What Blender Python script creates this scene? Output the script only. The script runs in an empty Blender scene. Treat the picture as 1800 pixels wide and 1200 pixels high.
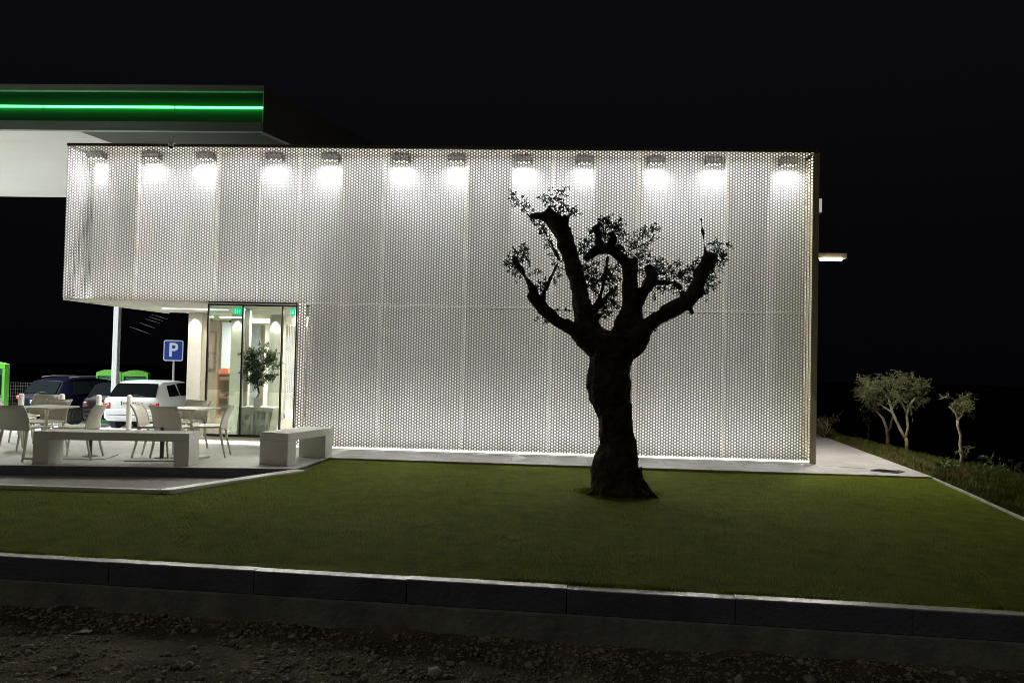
import bpy, bmesh, math, random
import numpy as np
from mathutils import Vector, Matrix
from math import radians, pi, sin, cos
R_ = random.Random(7); NR = np.random.default_rng(7)
S = bpy.context.scene; COL = S.collection
# ------------------------------------------------------------------ camera, world, sun, exposure
YAW, PITCH, ROLL, F, HC = 0.0517, 0.0270, 0.0233, 1360.0, 1.52
cam = bpy.data.cameras.new("camera"); co = bpy.data.objects.new("camera", cam); COL.objects.link(co)
cam.sensor_width = 36; cam.lens = F/1800*36; cam.clip_end = 600; cam.clip_start = .05
fwd = Vector((-sin(YAW)*cos(PITCH), cos(YAW)*cos(PITCH), sin(PITCH)))
rt = Vector((cos(YAW), sin(YAW), 0)); up = rt.cross(fwd)
r2 = cos(ROLL)*rt + sin(ROLL)*up; u2 = -sin(ROLL)*rt + cos(ROLL)*up
co.matrix_world = Matrix(((r2.x, u2.x, -fwd.x, 0), (r2.y, u2.y, -fwd.y, 0), (r2.z, u2.z, -fwd.z, HC), (0, 0, 0, 1)))
S.camera = co
w = bpy.data.worlds.new("World"); S.world = w; w.use_nodes = True
bg = w.node_tree.nodes['Background']
sky = w.node_tree.nodes.new('ShaderNodeTexSky'); sky.sky_type = 'NISHITA'; sky.sun_disc = False
sky.sun_elevation = radians(-4); sky.sun_rotation = radians(200)
mxw = w.node_tree.nodes.new('ShaderNodeMix'); mxw.data_type = 'RGBA'; mxw.inputs[0].default_value = .97
mxw.inputs[7].default_value = (.0030, .0031, .0046, 1)
tcw = w.node_tree.nodes.new('ShaderNodeTexCoord'); sxw = w.node_tree.nodes.new('ShaderNodeSeparateXYZ'); rw0 = w.node_tree.nodes.new('ShaderNodeValToRGB')
rw0.color_ramp.elements[0].position = 0; rw0.color_ramp.elements[0].color = (.0012, .0013, .0018, 1); rw0.color_ramp.elements[1].position = .42; rw0.color_ramp.elements[1].color = (.0029, .0030, .0044, 1)
w.node_tree.links.new(tcw.outputs['Generated'], sxw.inputs[0]); w.node_tree.links.new(sxw.outputs[2], rw0.inputs[0]); w.node_tree.links.new(rw0.outputs[0], mxw.inputs[7])
w.node_tree.links.new(sky.outputs[0], mxw.inputs[6]); w.node_tree.links.new(mxw.outputs[2], bg.inputs[0])
bg.inputs[1].default_value = 1.0
sl = bpy.data.lights.new("sun", 'SUN'); sl.energy = .17; sl.angle = radians(8); sl.color = (1, .86, .66)
so = bpy.data.objects.new("sun", sl); COL.objects.link(so)
so.rotation_euler = (radians(40), 0, radians(-38))
S.view_settings.view_transform = 'Standard'; S.view_settings.look = 'None'; S.view_settings.exposure = 0; S.view_settings.gamma = 1
S.cycles.use_denoising = True; S.cycles.filter_width = .9; S.cycles.max_bounces = 8; S.cycles.diffuse_bounces = 4; S.cycles.transparent_max_bounces = 16
S.cycles.sample_clamp_indirect = 4; S.cycles.caustics_reflective = False; S.cycles.caustics_refractive = False
# ------------------------------------------------------------------ projection helpers (photo pixel -> point in the place)
def ray(px, py): return (fwd*F + r2*(px-900) + u2*(600-py)).normalized()
def gp(px, py, z=0.0):
    d = ray(px, py); t = (z-HC)/d.z; return Vector((0, 0, HC)) + d*t
def yp(px, py, Y):
    d = ray(px, py); return Vector((0, 0, HC)) + d*(Y/d.y)
def xat(px, Y, z=1.0):                     # X of pixel column px on plane Y at height z
    lo = -60.0; hi = 60.0
    for _ in range(50):
        m = (lo+hi)/2; v = Vector((m, Y, z-HC)); q = 900+F*v.dot(r2)/v.dot(fwd)
        if q < px: lo = m
        else: hi = m
    return (lo+hi)/2
# ------------------------------------------------------------------ materials
MC = {}
def mat(name, col, rough=.6, metal=0., var=0., vs=6., bump=0., bs=40., emit=None, es=0., col2=None, spec=.5):
    if name in MC: return MC[name]
    m = bpy.data.materials.new(name); m.use_nodes = True; N = m.node_tree; L = N.links
    b = N.nodes['Principled BSDF']; b.inputs['Roughness'].default_value = rough; b.inputs['Metallic'].default_value = metal
    b.inputs['Base Color'].default_value = (*col, 1); b.inputs['Specular IOR Level'].default_value = spec
    tc = N.nodes.new('ShaderNodeTexCoord')
    if var or col2:
        n = N.nodes.new('ShaderNodeTexNoise'); n.inputs['Scale'].default_value = vs; n.inputs['Detail'].default_value = 6
        n.inputs['Roughness'].default_value = .62
        L.new(tc.outputs['Object'], n.inputs['Vector'])
        r = N.nodes.new('ShaderNodeValToRGB'); r.color_ramp.elements[0].position = .3; r.color_ramp.elements[1].position = .7
        c2 = col2 or tuple(c*(1-var) for c in col); c1 = col if col2 else tuple(min(1, c*(1+var*.4)) for c in col)
        r.color_ramp.elements[0].color = (*c2, 1); r.color_ramp.elements[1].color = (*c1, 1)
        L.new(n.outputs[0], r.inputs[0]); L.new(r.outputs[0], b.inputs['Base Color'])
    if bump:
        n2 = N.nodes.new('ShaderNodeTexNoise'); n2.inputs['Scale'].default_value = bs; n2.inputs['Detail'].default_value = 5
        L.new(tc.outputs['Object'], n2.inputs['Vector'])
        bp = N.nodes.new('ShaderNodeBump'); bp.inputs['Strength'].default_value = bump; bp.inputs['Distance'].default_value = .02
        L.new(n2.outputs[0], bp.inputs['Height']); L.new(bp.outputs[0], b.inputs['Normal'])
    if emit:
        b.inputs['Emission Color'].default_value = (*emit, 1); b.inputs['Emission Strength'].default_value = es
    MC[name] = m; return m
def tilemat(name, c1, c2, mortar, sx, sy, rough=.5, ms=.006):
    m = bpy.data.materials.new(name); m.use_nodes = True; N = m.node_tree; L = N.links; b = N.nodes['Principled BSDF']
    tc = N.nodes.new('ShaderNodeTexCoord'); br = N.nodes.new('ShaderNodeTexBrick'); br.offset = 0.5
    br.inputs['Scale'].default_value = 1; br.inputs['Brick Width'].default_value = sx; br.inputs['Row Height'].default_value = sy
    br.inputs['Mortar Size'].default_value = ms; br.inputs['Mortar Smooth'].default_value = .2
    br.inputs['Color1'].default_value = (*c1, 1); br.inputs['Color2'].default_value = (*c2, 1); br.inputs['Mortar'].default_value = (*mortar, 1)
    L.new(tc.outputs['Object'], br.inputs['Vector'])
    n = N.nodes.new('ShaderNodeTexNoise'); n.inputs['Scale'].default_value = 2.2; n.inputs['Detail'].default_value = 8; n.inputs['Roughness'].default_value = .7
    L.new(tc.outputs['Object'], n.inputs['Vector'])
    mr = N.nodes.new('ShaderNodeMapRange'); mr.inputs[1].default_value = .3; mr.inputs[2].default_value = .75; mr.inputs[3].default_value = .72; mr.inputs[4].default_value = 1.1
    L.new(n.outputs[0], mr.inputs[0])
    mx = N.nodes.new('ShaderNodeMix'); mx.data_type = 'RGBA'; mx.blend_type = 'MULTIPLY'; mx.inputs[0].default_value = 1
    L.new(br.outputs['Color'], mx.inputs[6]); L.new(mr.outputs[0], mx.inputs[7]); L.new(mx.outputs[2], b.inputs['Base Color'])
    mr2 = N.nodes.new('ShaderNodeMapRange'); mr2.inputs[3].default_value = rough-.15; mr2.inputs[4].default_value = rough+.2
    L.new(n.outputs[0], mr2.inputs[0]); L.new(mr2.outputs[0], b.inputs['Roughness'])
    bp = N.nodes.new('ShaderNodeBump'); bp.inputs['Strength'].default_value = .5; bp.inputs['Distance'].default_value = .004; bp.invert = True
    L.new(br.outputs['Fac'], bp.inputs['Height']); L.new(bp.outputs[0], b.inputs['Normal'])
    return m
def glassmat(name, tint=(1, 1, 1), refl=.08, grazing=.5, dark=False):
    m = bpy.data.materials.new(name); m.use_nodes = True; N = m.node_tree; L = N.links; N.nodes.clear()
    o = N.nodes.new('ShaderNodeOutputMaterial'); t = N.nodes.new('ShaderNodeBsdfTransparent'); t.inputs[0].default_value = (*tint, 1)
    g = N.nodes.new('ShaderNodeBsdfGlossy'); g.inputs['Roughness'].default_value = .02; g.inputs[0].default_value = (.9, 1, .95, 1)
    f = N.nodes.new('ShaderNodeFresnel'); f.inputs[0].default_value = 1.5
    ad = N.nodes.new('ShaderNodeMath'); ad.operation = 'MULTIPLY_ADD'; ad.inputs[1].default_value = 1.3; ad.inputs[2].default_value = refl; ad.use_clamp = True
    L.new(f.outputs[0], ad.inputs[0])
    mx = N.nodes.new('ShaderNodeMixShader'); L.new(ad.outputs[0], mx.inputs[0]); L.new(t.outputs[0], mx.inputs[1]); L.new(g.outputs[0], mx.inputs[2]); L.new(mx.outputs[0], o.inputs[0])
    return m
M_screen = mat('screen_grey_steel', (.26, .255, .24), .5)
M_screenin = mat('screen_bounce_white', (.80, .79, .76), .6)  # inner faces made white to bounce light through the cavity
M_wallw = mat('white_render', (.82, .81, .77), .8, var=.10, vs=1.6)
M_white = mat('white_paint', (.8, .79, .75), .5, var=.05, vs=3)
M_trim = mat('bronze_trim', (.12, .10, .07), .5)
M_sidep = mat('khaki_panel', (.42, .38, .26), .55, var=.1)
M_dark = mat('dark_frame', (.03, .03, .035), .4)
M_alu = mat('brushed_alu', (.55, .56, .56), .4, metal=.6)
M_beige = mat('beige_plaster', (.62, .60, .50), .8, var=.1, vs=2.5)
M_conc = mat('pillar_concrete', (.55, .54, .48), .85, var=.16, vs=3, bump=.2, bs=30)
M_bench = mat('bench_concrete', (.70, .68, .62), .85, var=.1, vs=7, bump=.25, bs=60)
M_chair = mat('chair_plastic', (.82, .79, .69), .45, var=.04, vs=3)
M_table = mat('table_white', (.72, .70, .60), .4, var=.04, vs=3)
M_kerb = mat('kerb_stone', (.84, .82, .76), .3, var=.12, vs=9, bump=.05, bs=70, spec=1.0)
M_block = mat('kerb_shaded_concrete', (.155, .165, .235), .9, var=.35, vs=2.3, bump=.5, bs=35, spec=.1)  # kerb face's bluish shade put into the colour
M_foot = mat('footing_concrete', (.30, .34, .31), .95, var=.45, vs=4, bump=.5, bs=25)
M_bark = mat('olive_bark', (.075, .060, .048), .95, col2=(.025, .020, .017), vs=9, bump=1., bs=22, spec=0.05)
M_bark2 = mat('young_bark', (.42, .37, .28), .9, var=.4, vs=14, bump=.6, bs=50)
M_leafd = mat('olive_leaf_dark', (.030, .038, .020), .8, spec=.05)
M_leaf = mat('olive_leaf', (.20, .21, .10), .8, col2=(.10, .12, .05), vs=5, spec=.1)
M_leafp = mat('potted_leaf', (.075, .125, .035), .5, col2=(.03, .055, .018), vs=9)
M_lime = mat('lime_paint', (.06, .27, .02), .45)
M_dgreen = mat('dark_green_panel', (.004, .09, .035), .35)
M_canband = mat('canopy_band', (.25, .33, .27), .5, var=.12, vs=.8)
M_cangreen = mat('canopy_green', (.008, .11, .035), .5)
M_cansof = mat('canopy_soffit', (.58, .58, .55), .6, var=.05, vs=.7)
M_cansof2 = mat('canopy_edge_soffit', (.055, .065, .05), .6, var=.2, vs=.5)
M_neon = mat('neon_green', (.1, .9, .3), .4, emit=(.07, 1, .16), es=6)
M_led = mat('led_white', (1, 1, 1), .4, emit=(1, .97, .9), es=6)
M_ledw = mat('led_warm', (1, 1, 1), .4, emit=(1, .80, .50), es=9)
M_exit = mat('exit_green', (.02, .5, .3), .4, emit=(.0, .72, .36), es=1)
M_exitw = mat('exit_figure', (.9, 1, .95), .4, emit=(.35, 1, .72), es=1)
M_blue = mat('sign_blue', (.004, .035, .24), .35)
M_signw = mat('sign_white', (.50, .53, .60), .4)
M_galv = mat('galvanised', (.42, .43, .44), .5, metal=.3)
M_tyre = mat('tyre', (.015, .015, .016), .8)
M_rim = mat('rim', (.08, .08, .085), .35, metal=.7)
M_red = mat('tail_red', (.45, .01, .015), .25, emit=(.6, .01, .02), es=.02)
M_lens = mat('tail_clear', (.6, .55, .55), .2)
M_cglass = mat('car_glass', (.006, .008, .009), .2, spec=0)
M_plate = mat('plate_white', (.7, .7, .66), .4)
M_asph = mat('asphalt', (.46, .43, .40), .9, var=.3, vs=30, bump=.6, bs=160)
M_road = tilemat('forecourt_concrete', (.62, .62, .60), (.57, .57, .55), (.32, .32, .30), 3.1, 3.1, .5, .012)
M_pave = tilemat('plaza_paving', (.58, .57, .53), (.54, .53, .49), (.32, .31, .28), .6, .4, .5)
M_path = tilemat('path_paving', (.46, .45, .43), (.42, .41, .40), (.22, .22, .21), 1.2, .6, .9)
M_glass = glassmat('shop_glass', (.93, .97, .94), .07)
M_glass2 = glassmat('side_glass', (.95, .98, .96), .0)
M_glass2.node_tree.nodes['Math'].inputs[1].default_value = .25
M_brown = mat('brown_panel', (.22, .13, .09), .6, var=.2)
M_pink = mat('pinkish_wall', (.42, .30, .24), .7, var=.1)
M_curt = mat('white_poster', (.62, .64, .72), .6, var=.12, vs=2)
M_orange = mat('orange_shelf', (.55, .11, .045), .4, var=.2)
M_grayp = mat('gray_panel', (.22, .23, .26), .5)
M_pot = mat('white_pot', (.50, .50, .50), .5)
M_paleblock = mat('pale_block_white', (.74, .78, .72), .35)
M_wood = mat('interior_floor', (.4, .37, .31), .35, var=.15)
# ------------------------------------------------------------------ object helpers
def tag(o, label=None, cat=None, group=None, kind=None):
    if label: o['label'] = label
    if cat: o['category'] = cat
    if group: o['group'] = group
    if kind: o['kind'] = kind
    return o
def thing(name, loc=(0, 0, 0), rz=0, label=None, cat=None, group=None):
    o = bpy.data.objects.new(name, None); COL.objects.link(o); o.location = loc; o.rotation_euler = (0, 0, rz)
    o.empty_display_size = .1
    return tag(o, label, cat, group)
class MB:
    def __init__(s): s.v = []; s.f = []
    def add(s, vs, fs):
        b = len(s.v); s.v += [tuple(v) for v in vs]; s.f += [tuple(i+b for i in f) for f in fs]; return s
    def box(s, x0, x1, y0, y1, z0, z1):
        return s.add([(x0,y0,z0),(x1,y0,z0),(x1,y1,z0),(x0,y1,z0),(x0,y0,z1),(x1,y0,z1),(x1,y1,z1),(x0,y1,z1)],
                     [(0,3,2,1),(4,5,6,7),(0,1,5,4),(1,2,6,5),(2,3,7,6),(3,0,4,7)])
    def prism(s, pts, z0, z1):
        n = len(pts)
        return s.add([(p[0],p[1],z0) for p in pts]+[(p[0],p[1],z1) for p in pts],
                     [tuple(range(n))[::-1], tuple(range(n, 2*n))]+[(i,(i+1)%n,n+(i+1)%n,n+i) for i in range(n)])
    def frust(s, c0, a0, b0, c1, a1, b1):      # box tapering from c0 (half sizes a0,b0) to c1
        return s.add([(c0[0]+i*a0,c0[1]+j*b0,c0[2]) for i,j in ((-1,-1),(1,-1),(1,1),(-1,1))]+[(c1[0]+i*a1,c1[1]+j*b1,c1[2]) for i,j in ((-1,-1),(1,-1),(1,1),(-1,1))],
                     [(0,3,2,1),(4,5,6,7),(0,1,5,4),(1,2,6,5),(2,3,7,6),(3,0,4,7)])
    def tube(s, pts, rad, n=10, cap=True, wob=0):
        pts = [Vector(p) for p in pts]; rad = [rad]*len(pts) if not hasattr(rad, '__len__') else rad
        rings = []; ref = Vector((.13, .9, .31)).normalized()
        for i, p in enumerate(pts):
            t = (pts[min(i+1, len(pts)-1)]-pts[max(i-1, 0)]).normalized()
            a = t.cross(ref)
            if a.length < .05: a = t.cross(Vector((1, 0, 0)))
            a.normalize(); b = t.cross(a)
            rings.append([p+(a*cos(2*pi*k/n)+b*sin(2*pi*k/n))*rad[i]*(1+(R_.uniform(-wob, wob) if wob else 0)) for k in range(n)])
        vs = [q for r in rings for q in r]; fs = []
        for i in range(len(pts)-1):
            for k in range(n): fs.append((i*n+k, i*n+(k+1)%n, (i+1)*n+(k+1)%n, (i+1)*n+k))
        if cap: fs += [tuple(range(n))[::-1], tuple(range((len(pts)-1)*n, len(pts)*n))]
        return s.add(vs, fs)
    def cyl(s, x, y, z0, z1, r, n=20, r1=None): return s.tube([(x,y,z0),(x,y,z1)], [r, r if r1 is None else r1], n)
    def slab(s, fn, nu, nv, th):               # closed curved slab: fn(u,v)->(point, normal)
        A = [[fn(i/nu, j/nv) for j in range(nv+1)] for i in range(nu+1)]; vs = []; W = nv+1
        for i in range(nu+1):
            for j in range(nv+1): vs.append(A[i][j][0]+A[i][j][1]*th/2)
        for i in range(nu+1):
            for j in range(nv+1): vs.append(A[i][j][0]-A[i][j][1]*th/2)
        o = (nu+1)*W; fs = []
        for i in range(nu):
            for j in range(nv):
                a = i*W+j; fs += [(a, a+W, a+W+1, a+1), (o+a, o+a+1, o+a+W+1, o+a+W)]
        for j in range(nv): fs += [(j, j+1, o+j+1, o+j), (nu*W+j+1, nu*W+j, o+nu*W+j, o+nu*W+j+1)]
        for i in range(nu): fs += [((i+1)*W, i*W, o+i*W, o+(i+1)*W), (i*W+nv, (i+1)*W+nv, o+(i+1)*W+nv, o+i*W+nv)]
        return s.add(vs, fs)
    def build(s, name, m, parent=None, bev=0, smooth=False, label=None):
        me = bpy.data.meshes.new(name); me.from_pydata(s.v, [], s.f); me.update()
        me.materials.append(m); o = bpy.data.objects.new(name, me); COL.objects.link(o)
        if parent: o.parent = parent
        if smooth:
            for p in me.polygons: p.use_smooth = True
        if bev:
            b = o.modifiers.new('b', 'BEVEL'); b.width = bev; b.segments = 2; b.limit_method = 'ANGLE'
        if label: o['label'] = label
        return o
def npmesh(name, V, Fq, m, parent=None, n=4):
    me = bpy.data.meshes.new(name); V = np.asarray(V, np.float32); Fq = np.asarray(Fq, np.int32)
    me.vertices.add(len(V)); me.vertices.foreach_set('co', V.ravel())
    me.loops.add(Fq.size); me.loops.foreach_set('vertex_index', Fq.ravel())
    me.polygons.add(len(Fq)); me.polygons.foreach_set('loop_start', np.arange(0, Fq.size, n, dtype=np.int32))
    me.update(calc_edges=True); me.materials.append(m)
    o = bpy.data.objects.new(name, me); COL.objects.link(o)
    if parent: o.parent = parent
    return o
def arealight(name, loc, rot, sx, sy, watts, col=(1, .96, .88), parent=None, spread=180):
    l = bpy.data.lights.new(name, 'AREA'); l.shape = 'RECTANGLE'; l.size = sx; l.size_y = sy; l.energy = watts; l.color = col; l.spread = radians(spread)
    o = bpy.data.objects.new(name, l); COL.objects.link(o); o.location = loc; o.rotation_euler = rot
    if parent: o.parent = parent
    return o
def spotlight(name, loc, rot, watts, ang, col=(1, .95, .85), parent=None, blend=.6, r=.03):
    l = bpy.data.lights.new(name, 'SPOT'); l.energy = watts; l.spot_size = radians(ang); l.spot_blend = blend; l.color = col; l.shadow_soft_size = r
    o = bpy.data.objects.new(name, l); COL.objects.link(o); o.location = loc; o.rotation_euler = rot
    if parent: o.parent = parent
    return o
# ------------------------------------------------------------------ key dimensions
YF = 12.75; XL = -8.355; XR = 4.228; HT = 5.06; HS = 2.437; YW = 13.30; YB = 19.2
XO = xat(518.5, YF, 1.2)                                   # right edge of the opening
ZLAWN = -.03
# ------------------------------------------------------------------ building
bld = thing('filling_station_shop', (0, 0, 0), label='long white two storey shop wrapped in a glowing perforated metal screen', cat='building')
CW = .0433; PS = .05; RH = PS/math.sqrt(3); HR = .0168
ang = np.arange(6)*pi/3; hexd = np.stack([np.cos(ang), np.sin(ang)], 1)
def screen_panel(name, cells, place, parent, m=M_screen, th=.003, hr=HR):
    """cells: (n,2) centres in panel plane; place(u,v,t)->xyz"""
    c = np.asarray(cells); n = len(c)
    if n == 0: return None
    out = c[:, None, :]+hexd[None]*RH*1.001; inn = c[:, None, :]+hexd[None]*hr
    V = np.concatenate([out, inn], 1); V = np.concatenate([V, V], 1)         # n,24
    t = np.concatenate([np.zeros(12), np.full(12, th)])
    P = place(V[..., 0], V[..., 1], np.broadcast_to(t, V.shape[:2])); P = np.stack(P, -1).reshape(-1, 3)
    fs = []
    for k in range(6):
        k1 = (k+1) % 6
        fs += [(k, k1, 6+k1, 6+k), (12+k1, 12+k, 18+k, 18+k1), (6+k, 6+k1, 18+k1, 18+k)]
    fs = np.asarray(fs); Fq = (fs[None]+(np.arange(n)*24)[:, None, None]).reshape(-1, 4)
    o = npmesh(name, P, Fq, m, parent); o.data.materials.append(M_screenin)
    o.data.polygons.foreach_set('material_index', np.tile(np.tile([0, 1, 1], 6), n).astype(np.int32))
    return o
def lattice(u0, u1, v0, v1):
    ni = int((u1-u0-2*RH)/CW)+1; r = []
    for i in range(ni):
        uu = u0+RH+i*CW; off = PS/2*(i % 2)
        nj = int((v1-v0-PS-off)/PS+1e-6)+1
        vv = v0+PS/2+off+np.arange(nj)*PS
        r.append(np.stack([np.full(nj, uu), vv], 1))
    return np.concatenate(r)
seams = [XL, xat(238, YF, 3), xat(382, YF, 3), XO, xat(672, YF, 3), xat(817, YF, 3), xat(965, YF, 3), xat(1117, YF, 3), xat(1271, YF, 3), XR]
front = lambda u, v, t: (u, YF+t, v)
LA_ = lattice(XL+.001, XR-.078, .035, HT+.028)
for k in range(9):
    a, b = seams[k], seams[k+1]
    for q in (0, 1):
        if q and k < 3: continue
        m_ = (LA_[:, 0] >= a-(.02 if k else 1)) & (LA_[:, 0] < b-.02+(1 if k == 8 else 0)) & ((LA_[:, 1] < HS-.012) if q else (LA_[:, 1] >= HS-.012))
        c_ = LA_[m_].copy(); c_[:, 0] += k*.008; c_[:, 1] += 0 if q else .009
        screen_panel('perforated_panel', c_, front, bld)
YSB = 16.45
side = lambda u, v, t: (XL+.002+t, u, v)
for a, b in ((YF+.02, YF+1.85), (YF+1.86, YSB)):
    screen_panel('perforated_panel', lattice(a, b, HS-.01, HT+.028), side, bld)
# trims
MB().box(XL-.01, XR+.02, YF-.012, YF+.03, HT-.012, HT+.035).build('top_trim', M_trim, bld)
MB().box(XL-.01, XL+.02, YF+.03, YSB, HT-.012, HT+.035).build('top_trim', M_trim, bld)
MB().box(XO-.012, XO+.004, YF-.008, YF+.02, .0, HS+.01).build('opening_trim', M_dark, bld)
MB().box(xat(366, YF, 2.4), XO-.014, YF-.006, YF+.035, HS-.028, HS-.005).build('opening_trim', M_dark, bld)
# right end return and khaki side cladding
MB().box(XR-.002, XR+.06, YF+.015, YB, 0, HT-.02).build('side_cladding', M_sidep, bld, bev=.006)
MB().box(min(XR-.02, LA_[:, 0].max()+8*.008+HR), XR+.058, YF-.006, YF+.013, .0, HT-.014).build('corner_trim', M_sidep, bld)
MB().box(XO+.006, XO+.018, YF+.022, 13.15, .021, HS-.006).build('return_wall', M_wallw, bld)
# inner wall, roof, floor of the cavity
XI = XL+.16
MB().box(XI, XR-.004, YW, YW+.12, HS+.012, HT+.018).build('inner_wall', M_wallw, bld)
MB().box(XO+.02, XR-.004, YW, YW+.10, 0.021, HS-.006).build('inner_wall', M_wallw, bld)
MB().box(XI, XI+.1, YW+.122, YSB-.1, HS+.012, HT+.018).build('inner_wall', M_wallw, bld)
MB().box(XL+.03, XR-.004, YF+.032, YB, HT+.02, HT+.034).build('roof', M_white, bld)
MB().box(XO+.02, XR-.003, YF+.02, YW-.001, .001, .02).build('cavity_floor', M_white, bld)
# cavity fins (posts) that bound the lamp bays
for px in (195, 247, 384, 457, 603, 683, 822, 898, 1045, 1128, 1273, 1350):
    x = xat(px, YW, 4); zb = HS+.012 if x < XO+.1 else .021
    MB().box(x-.012, x+.012, YW-.11, YW-.002, zb, HT+.018).build('cavity_fin', M_white, bld)
# soffit under the overhang
MB().box(XL+.012, XO+.02, YF+.04, YSB, HS-.004, HS+.008).build('soffit', tilemat('soffit_panels', (.70, .68, .60), (.66, .64, .57), (.45, .44, .40), .3, .06, .6, .004), bld)
MB().box(XL+.0, XL+.012, YF+.03, YSB, HS-.03, HS+.012).build('soffit_edge', M_white, bld)
MB().box(xat(286, 15.0, HS), xat(400, 15.0, HS), 14.97, 15.05, HS-.012, HS-.005).build('soffit_light_strip', M_led, bld)
arealight('soffit_strip_light', (xat(310, 15, HS), 15.0, HS-.02), (0, 0, 0), 1.3, .06, 60, parent=bld)
# pillars
YP = 16.3
for i, (a, b) in enumerate(((329, 353), (404.5, 427), (472, 492))):
    yy = YP+(.0, .5, .5)[i]
    x0, x1 = xat(a, yy, 1.5), xat(b, yy, 1.5)
    MB().box(x0, x1, yy, yy+.34, -.35, HS-.006 if i == 0 else 2.55).build('pillar', M_conc, bld, bev=.01)
    spotlight('pillar_spot', ((x0+x1)/2, yy-.11, HS-.05), (radians(14), 0, 0), 40, 70, parent=bld)
    MB().cyl((x0+x1)/2, yy-.11, HS-.035, HS-.006, .04, 16).build('downlight', M_alu, bld, smooth=False)
xa = xat(353.5, YP+.03, 1.5); MB().box(xa, xat(367, YP+.03, 1.5), YP+.03, YP+.06, -.35, HS-.006).build('pillar', mat('pillar_painted_shade', (.36, .34, .26), .8, var=.1), bld, bev=.005)  # pillar's darker face, its shade put into the strip's colour
# glazing
YG = 13.42; XG0 = xat(364, YG, 1.3); XGm = xat(425, YG, 1.3); XG1 = XO+.06
MB().box(XG0-.02, XG1, YG-.25, YB, .012, .10).build('threshold', M_beige, bld, bev=.005)
MB().box(XG0-.02, XG1, YG-.262, YG-.252, .010, .045).build('threshold_light_strip', M_led, bld)
g = MB()
for x, wd in ((XG0, .025), (XGm, .025), (xat(494, YG, 1.3), .022)): g.box(x-wd/2, x+wd/2, YG-.03, YG+.03, .102, 2.5)
g.box(XG0+.02, XG1, YG-.028, YG+.028, .102, .14); g.box(XG0+.02, XG1, YG-.028, YG+.028, HS-.03, HS+.0)
fr = g.build('glazing_frame', M_dark, bld)
MB().box(XG0+.02, XGm-.02, YG-.004, YG+.004, .141, HS-.032).build('glass_pane', M_glass, bld)
MB().box(XGm+.02, XG1, YG-.004, YG+.004, .141, HS-.032).build('glass_pane', M_glass, bld)
MB().box(XG0-.004, XG0+.004, YG+.04, YP+.4, .102, HS-.01).build('glass_pane', M_glass2, bld)
# interior shell
xi0, xi1 = -8.6, -1.6
MB().box(xi0, xi1, 21.5, 21.62, -.1, 2.7).build('interior_wall', M_beige, bld)
MB().box(xi1, xi1+.1, YG+.1, 21.5, 0, 2.7).build('interior_wall', M_beige, bld)
MB().box(XG0, xi1, YG-.02, 21.5, HS+.14, HS+.2).build('interior_ceiling', M_white, bld)
MB().box(xi0, XG0-.03, YP+.8, 21.5, 2.5, 2.56).build('interior_ceiling', M_white, bld)
MB().box(XG0, xi1, YG+.05, 21.5, .1005, .106).build('interior_floor', M_wood, bld)
x0 = xat(429, 14.4, 1.5); MB().box(x0, xat(437, 14.4, 1.5), 14.4, 14.5, .107, HS+.13).build('interior_post', M_beige, bld)
def wallpanel(name, pa, pb, ya, yb, Y, m, parent=bld, th=.05, bev=0):
    A = yp(pa, ya, Y); B = yp(pb, yb, Y)
    return MB().box(A.x, B.x, Y, Y+th, B.z, A.z).build(name, m, parent, bev=bev)
wallpanel('wall_lining', 366, 394, 563, 772, 18.6, M_pink)
wallpanel('wall_lining', 438, 453, 571, 760, 18.8, M_grayp)
wallpanel('wall_lining', 452, 468, 572, 760, 18.9, M_brown)
wallpanel('door_frame', 466.5, 469, 570, 760, 18.5, M_white)
wallpanel('bulkhead', 437, 500, 540, 568, 17.6, M_beige, th=.5)
wallpanel('bulkhead', 369, 404, 541, 562, 18.2, M_beige, th=.3)
po = wallpanel('wall_poster', 391, 406, 566, 650, 18.3, M_curt, parent=None)
tag(po, 'tall pale blue white poster hanging inside behind the first glass pane', 'poster')
pf = thing('picture_frame', yp(371, 605, 18.55), 0, 'thin brown oblong frame on the pinkish wall inside the glass', 'picture')
for (a, b, c, d) in ((0, .02, -.8, .3), (.22, .24, -.8, .3), (.02, .22, .28, .3), (.02, .22, -.8, -.78)): pass
g = MB(); g.box(-.12, -.1, -.02, .04, -.6, .32); g.box(.1, .12, -.02, .04, -.6, .32); g.box(-.1, .1, -.02, .04, .3, .32); g.box(-.1, .1, -.02, .04, -.6, -.58)
g.build('frame', M_brown, pf); MB().box(-.099, .099, .0, .03, -.579, .299).build('picture', mat('picture_tan', (.46, .33, .26), .6, var=.2), pf)
# rear perforated screen seen through the shop
Yr = 18.3; xr0, xr1 = xat(500, Yr, 1.3), xat(524, Yr, 1.3)
rs = thing('rear_perforated_screen', ((xr0+xr1)/2, Yr, 0), 0, 'narrow lit perforated screen seen through the rightmost glass pane', 'screen')
zr1 = yp(510, 570, Yr).z; zr0 = yp(508, 749, Yr).z
ce = lattice(xr0, xr1+.4, zr0, zr1)
o = screen_panel('perforated_panel', ce-np.array([(xr0+xr1)/2, 0]), lambda u, v, t: (u, t, v), rs)
MB().box((xr0-xr1)/2, .6, .18, .2, zr0, zr1+.2).build('backing', mat('rear_white', (.85, .85, .82), .7), rs)
g = MB()
for k in range(14): g.box((xr0-xr1)/2+k*.05, (xr0-xr1)/2+k*.05+.018, .0, .02, zr1+.01, zr1+.19)
g.build('top_slats', M_white, rs)
arealight('rear_screen_light', ((xr0+xr1)/2+.1, Yr+.1, zr1+.2), (0, 0, 0), .8, .1, 60, parent=bld)
arealight('rear_screen_light', ((xr0+xr1)/2+.1, Yr+.1, zr0), (pi, 0, 0), .8, .1, 50, parent=bld)
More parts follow.
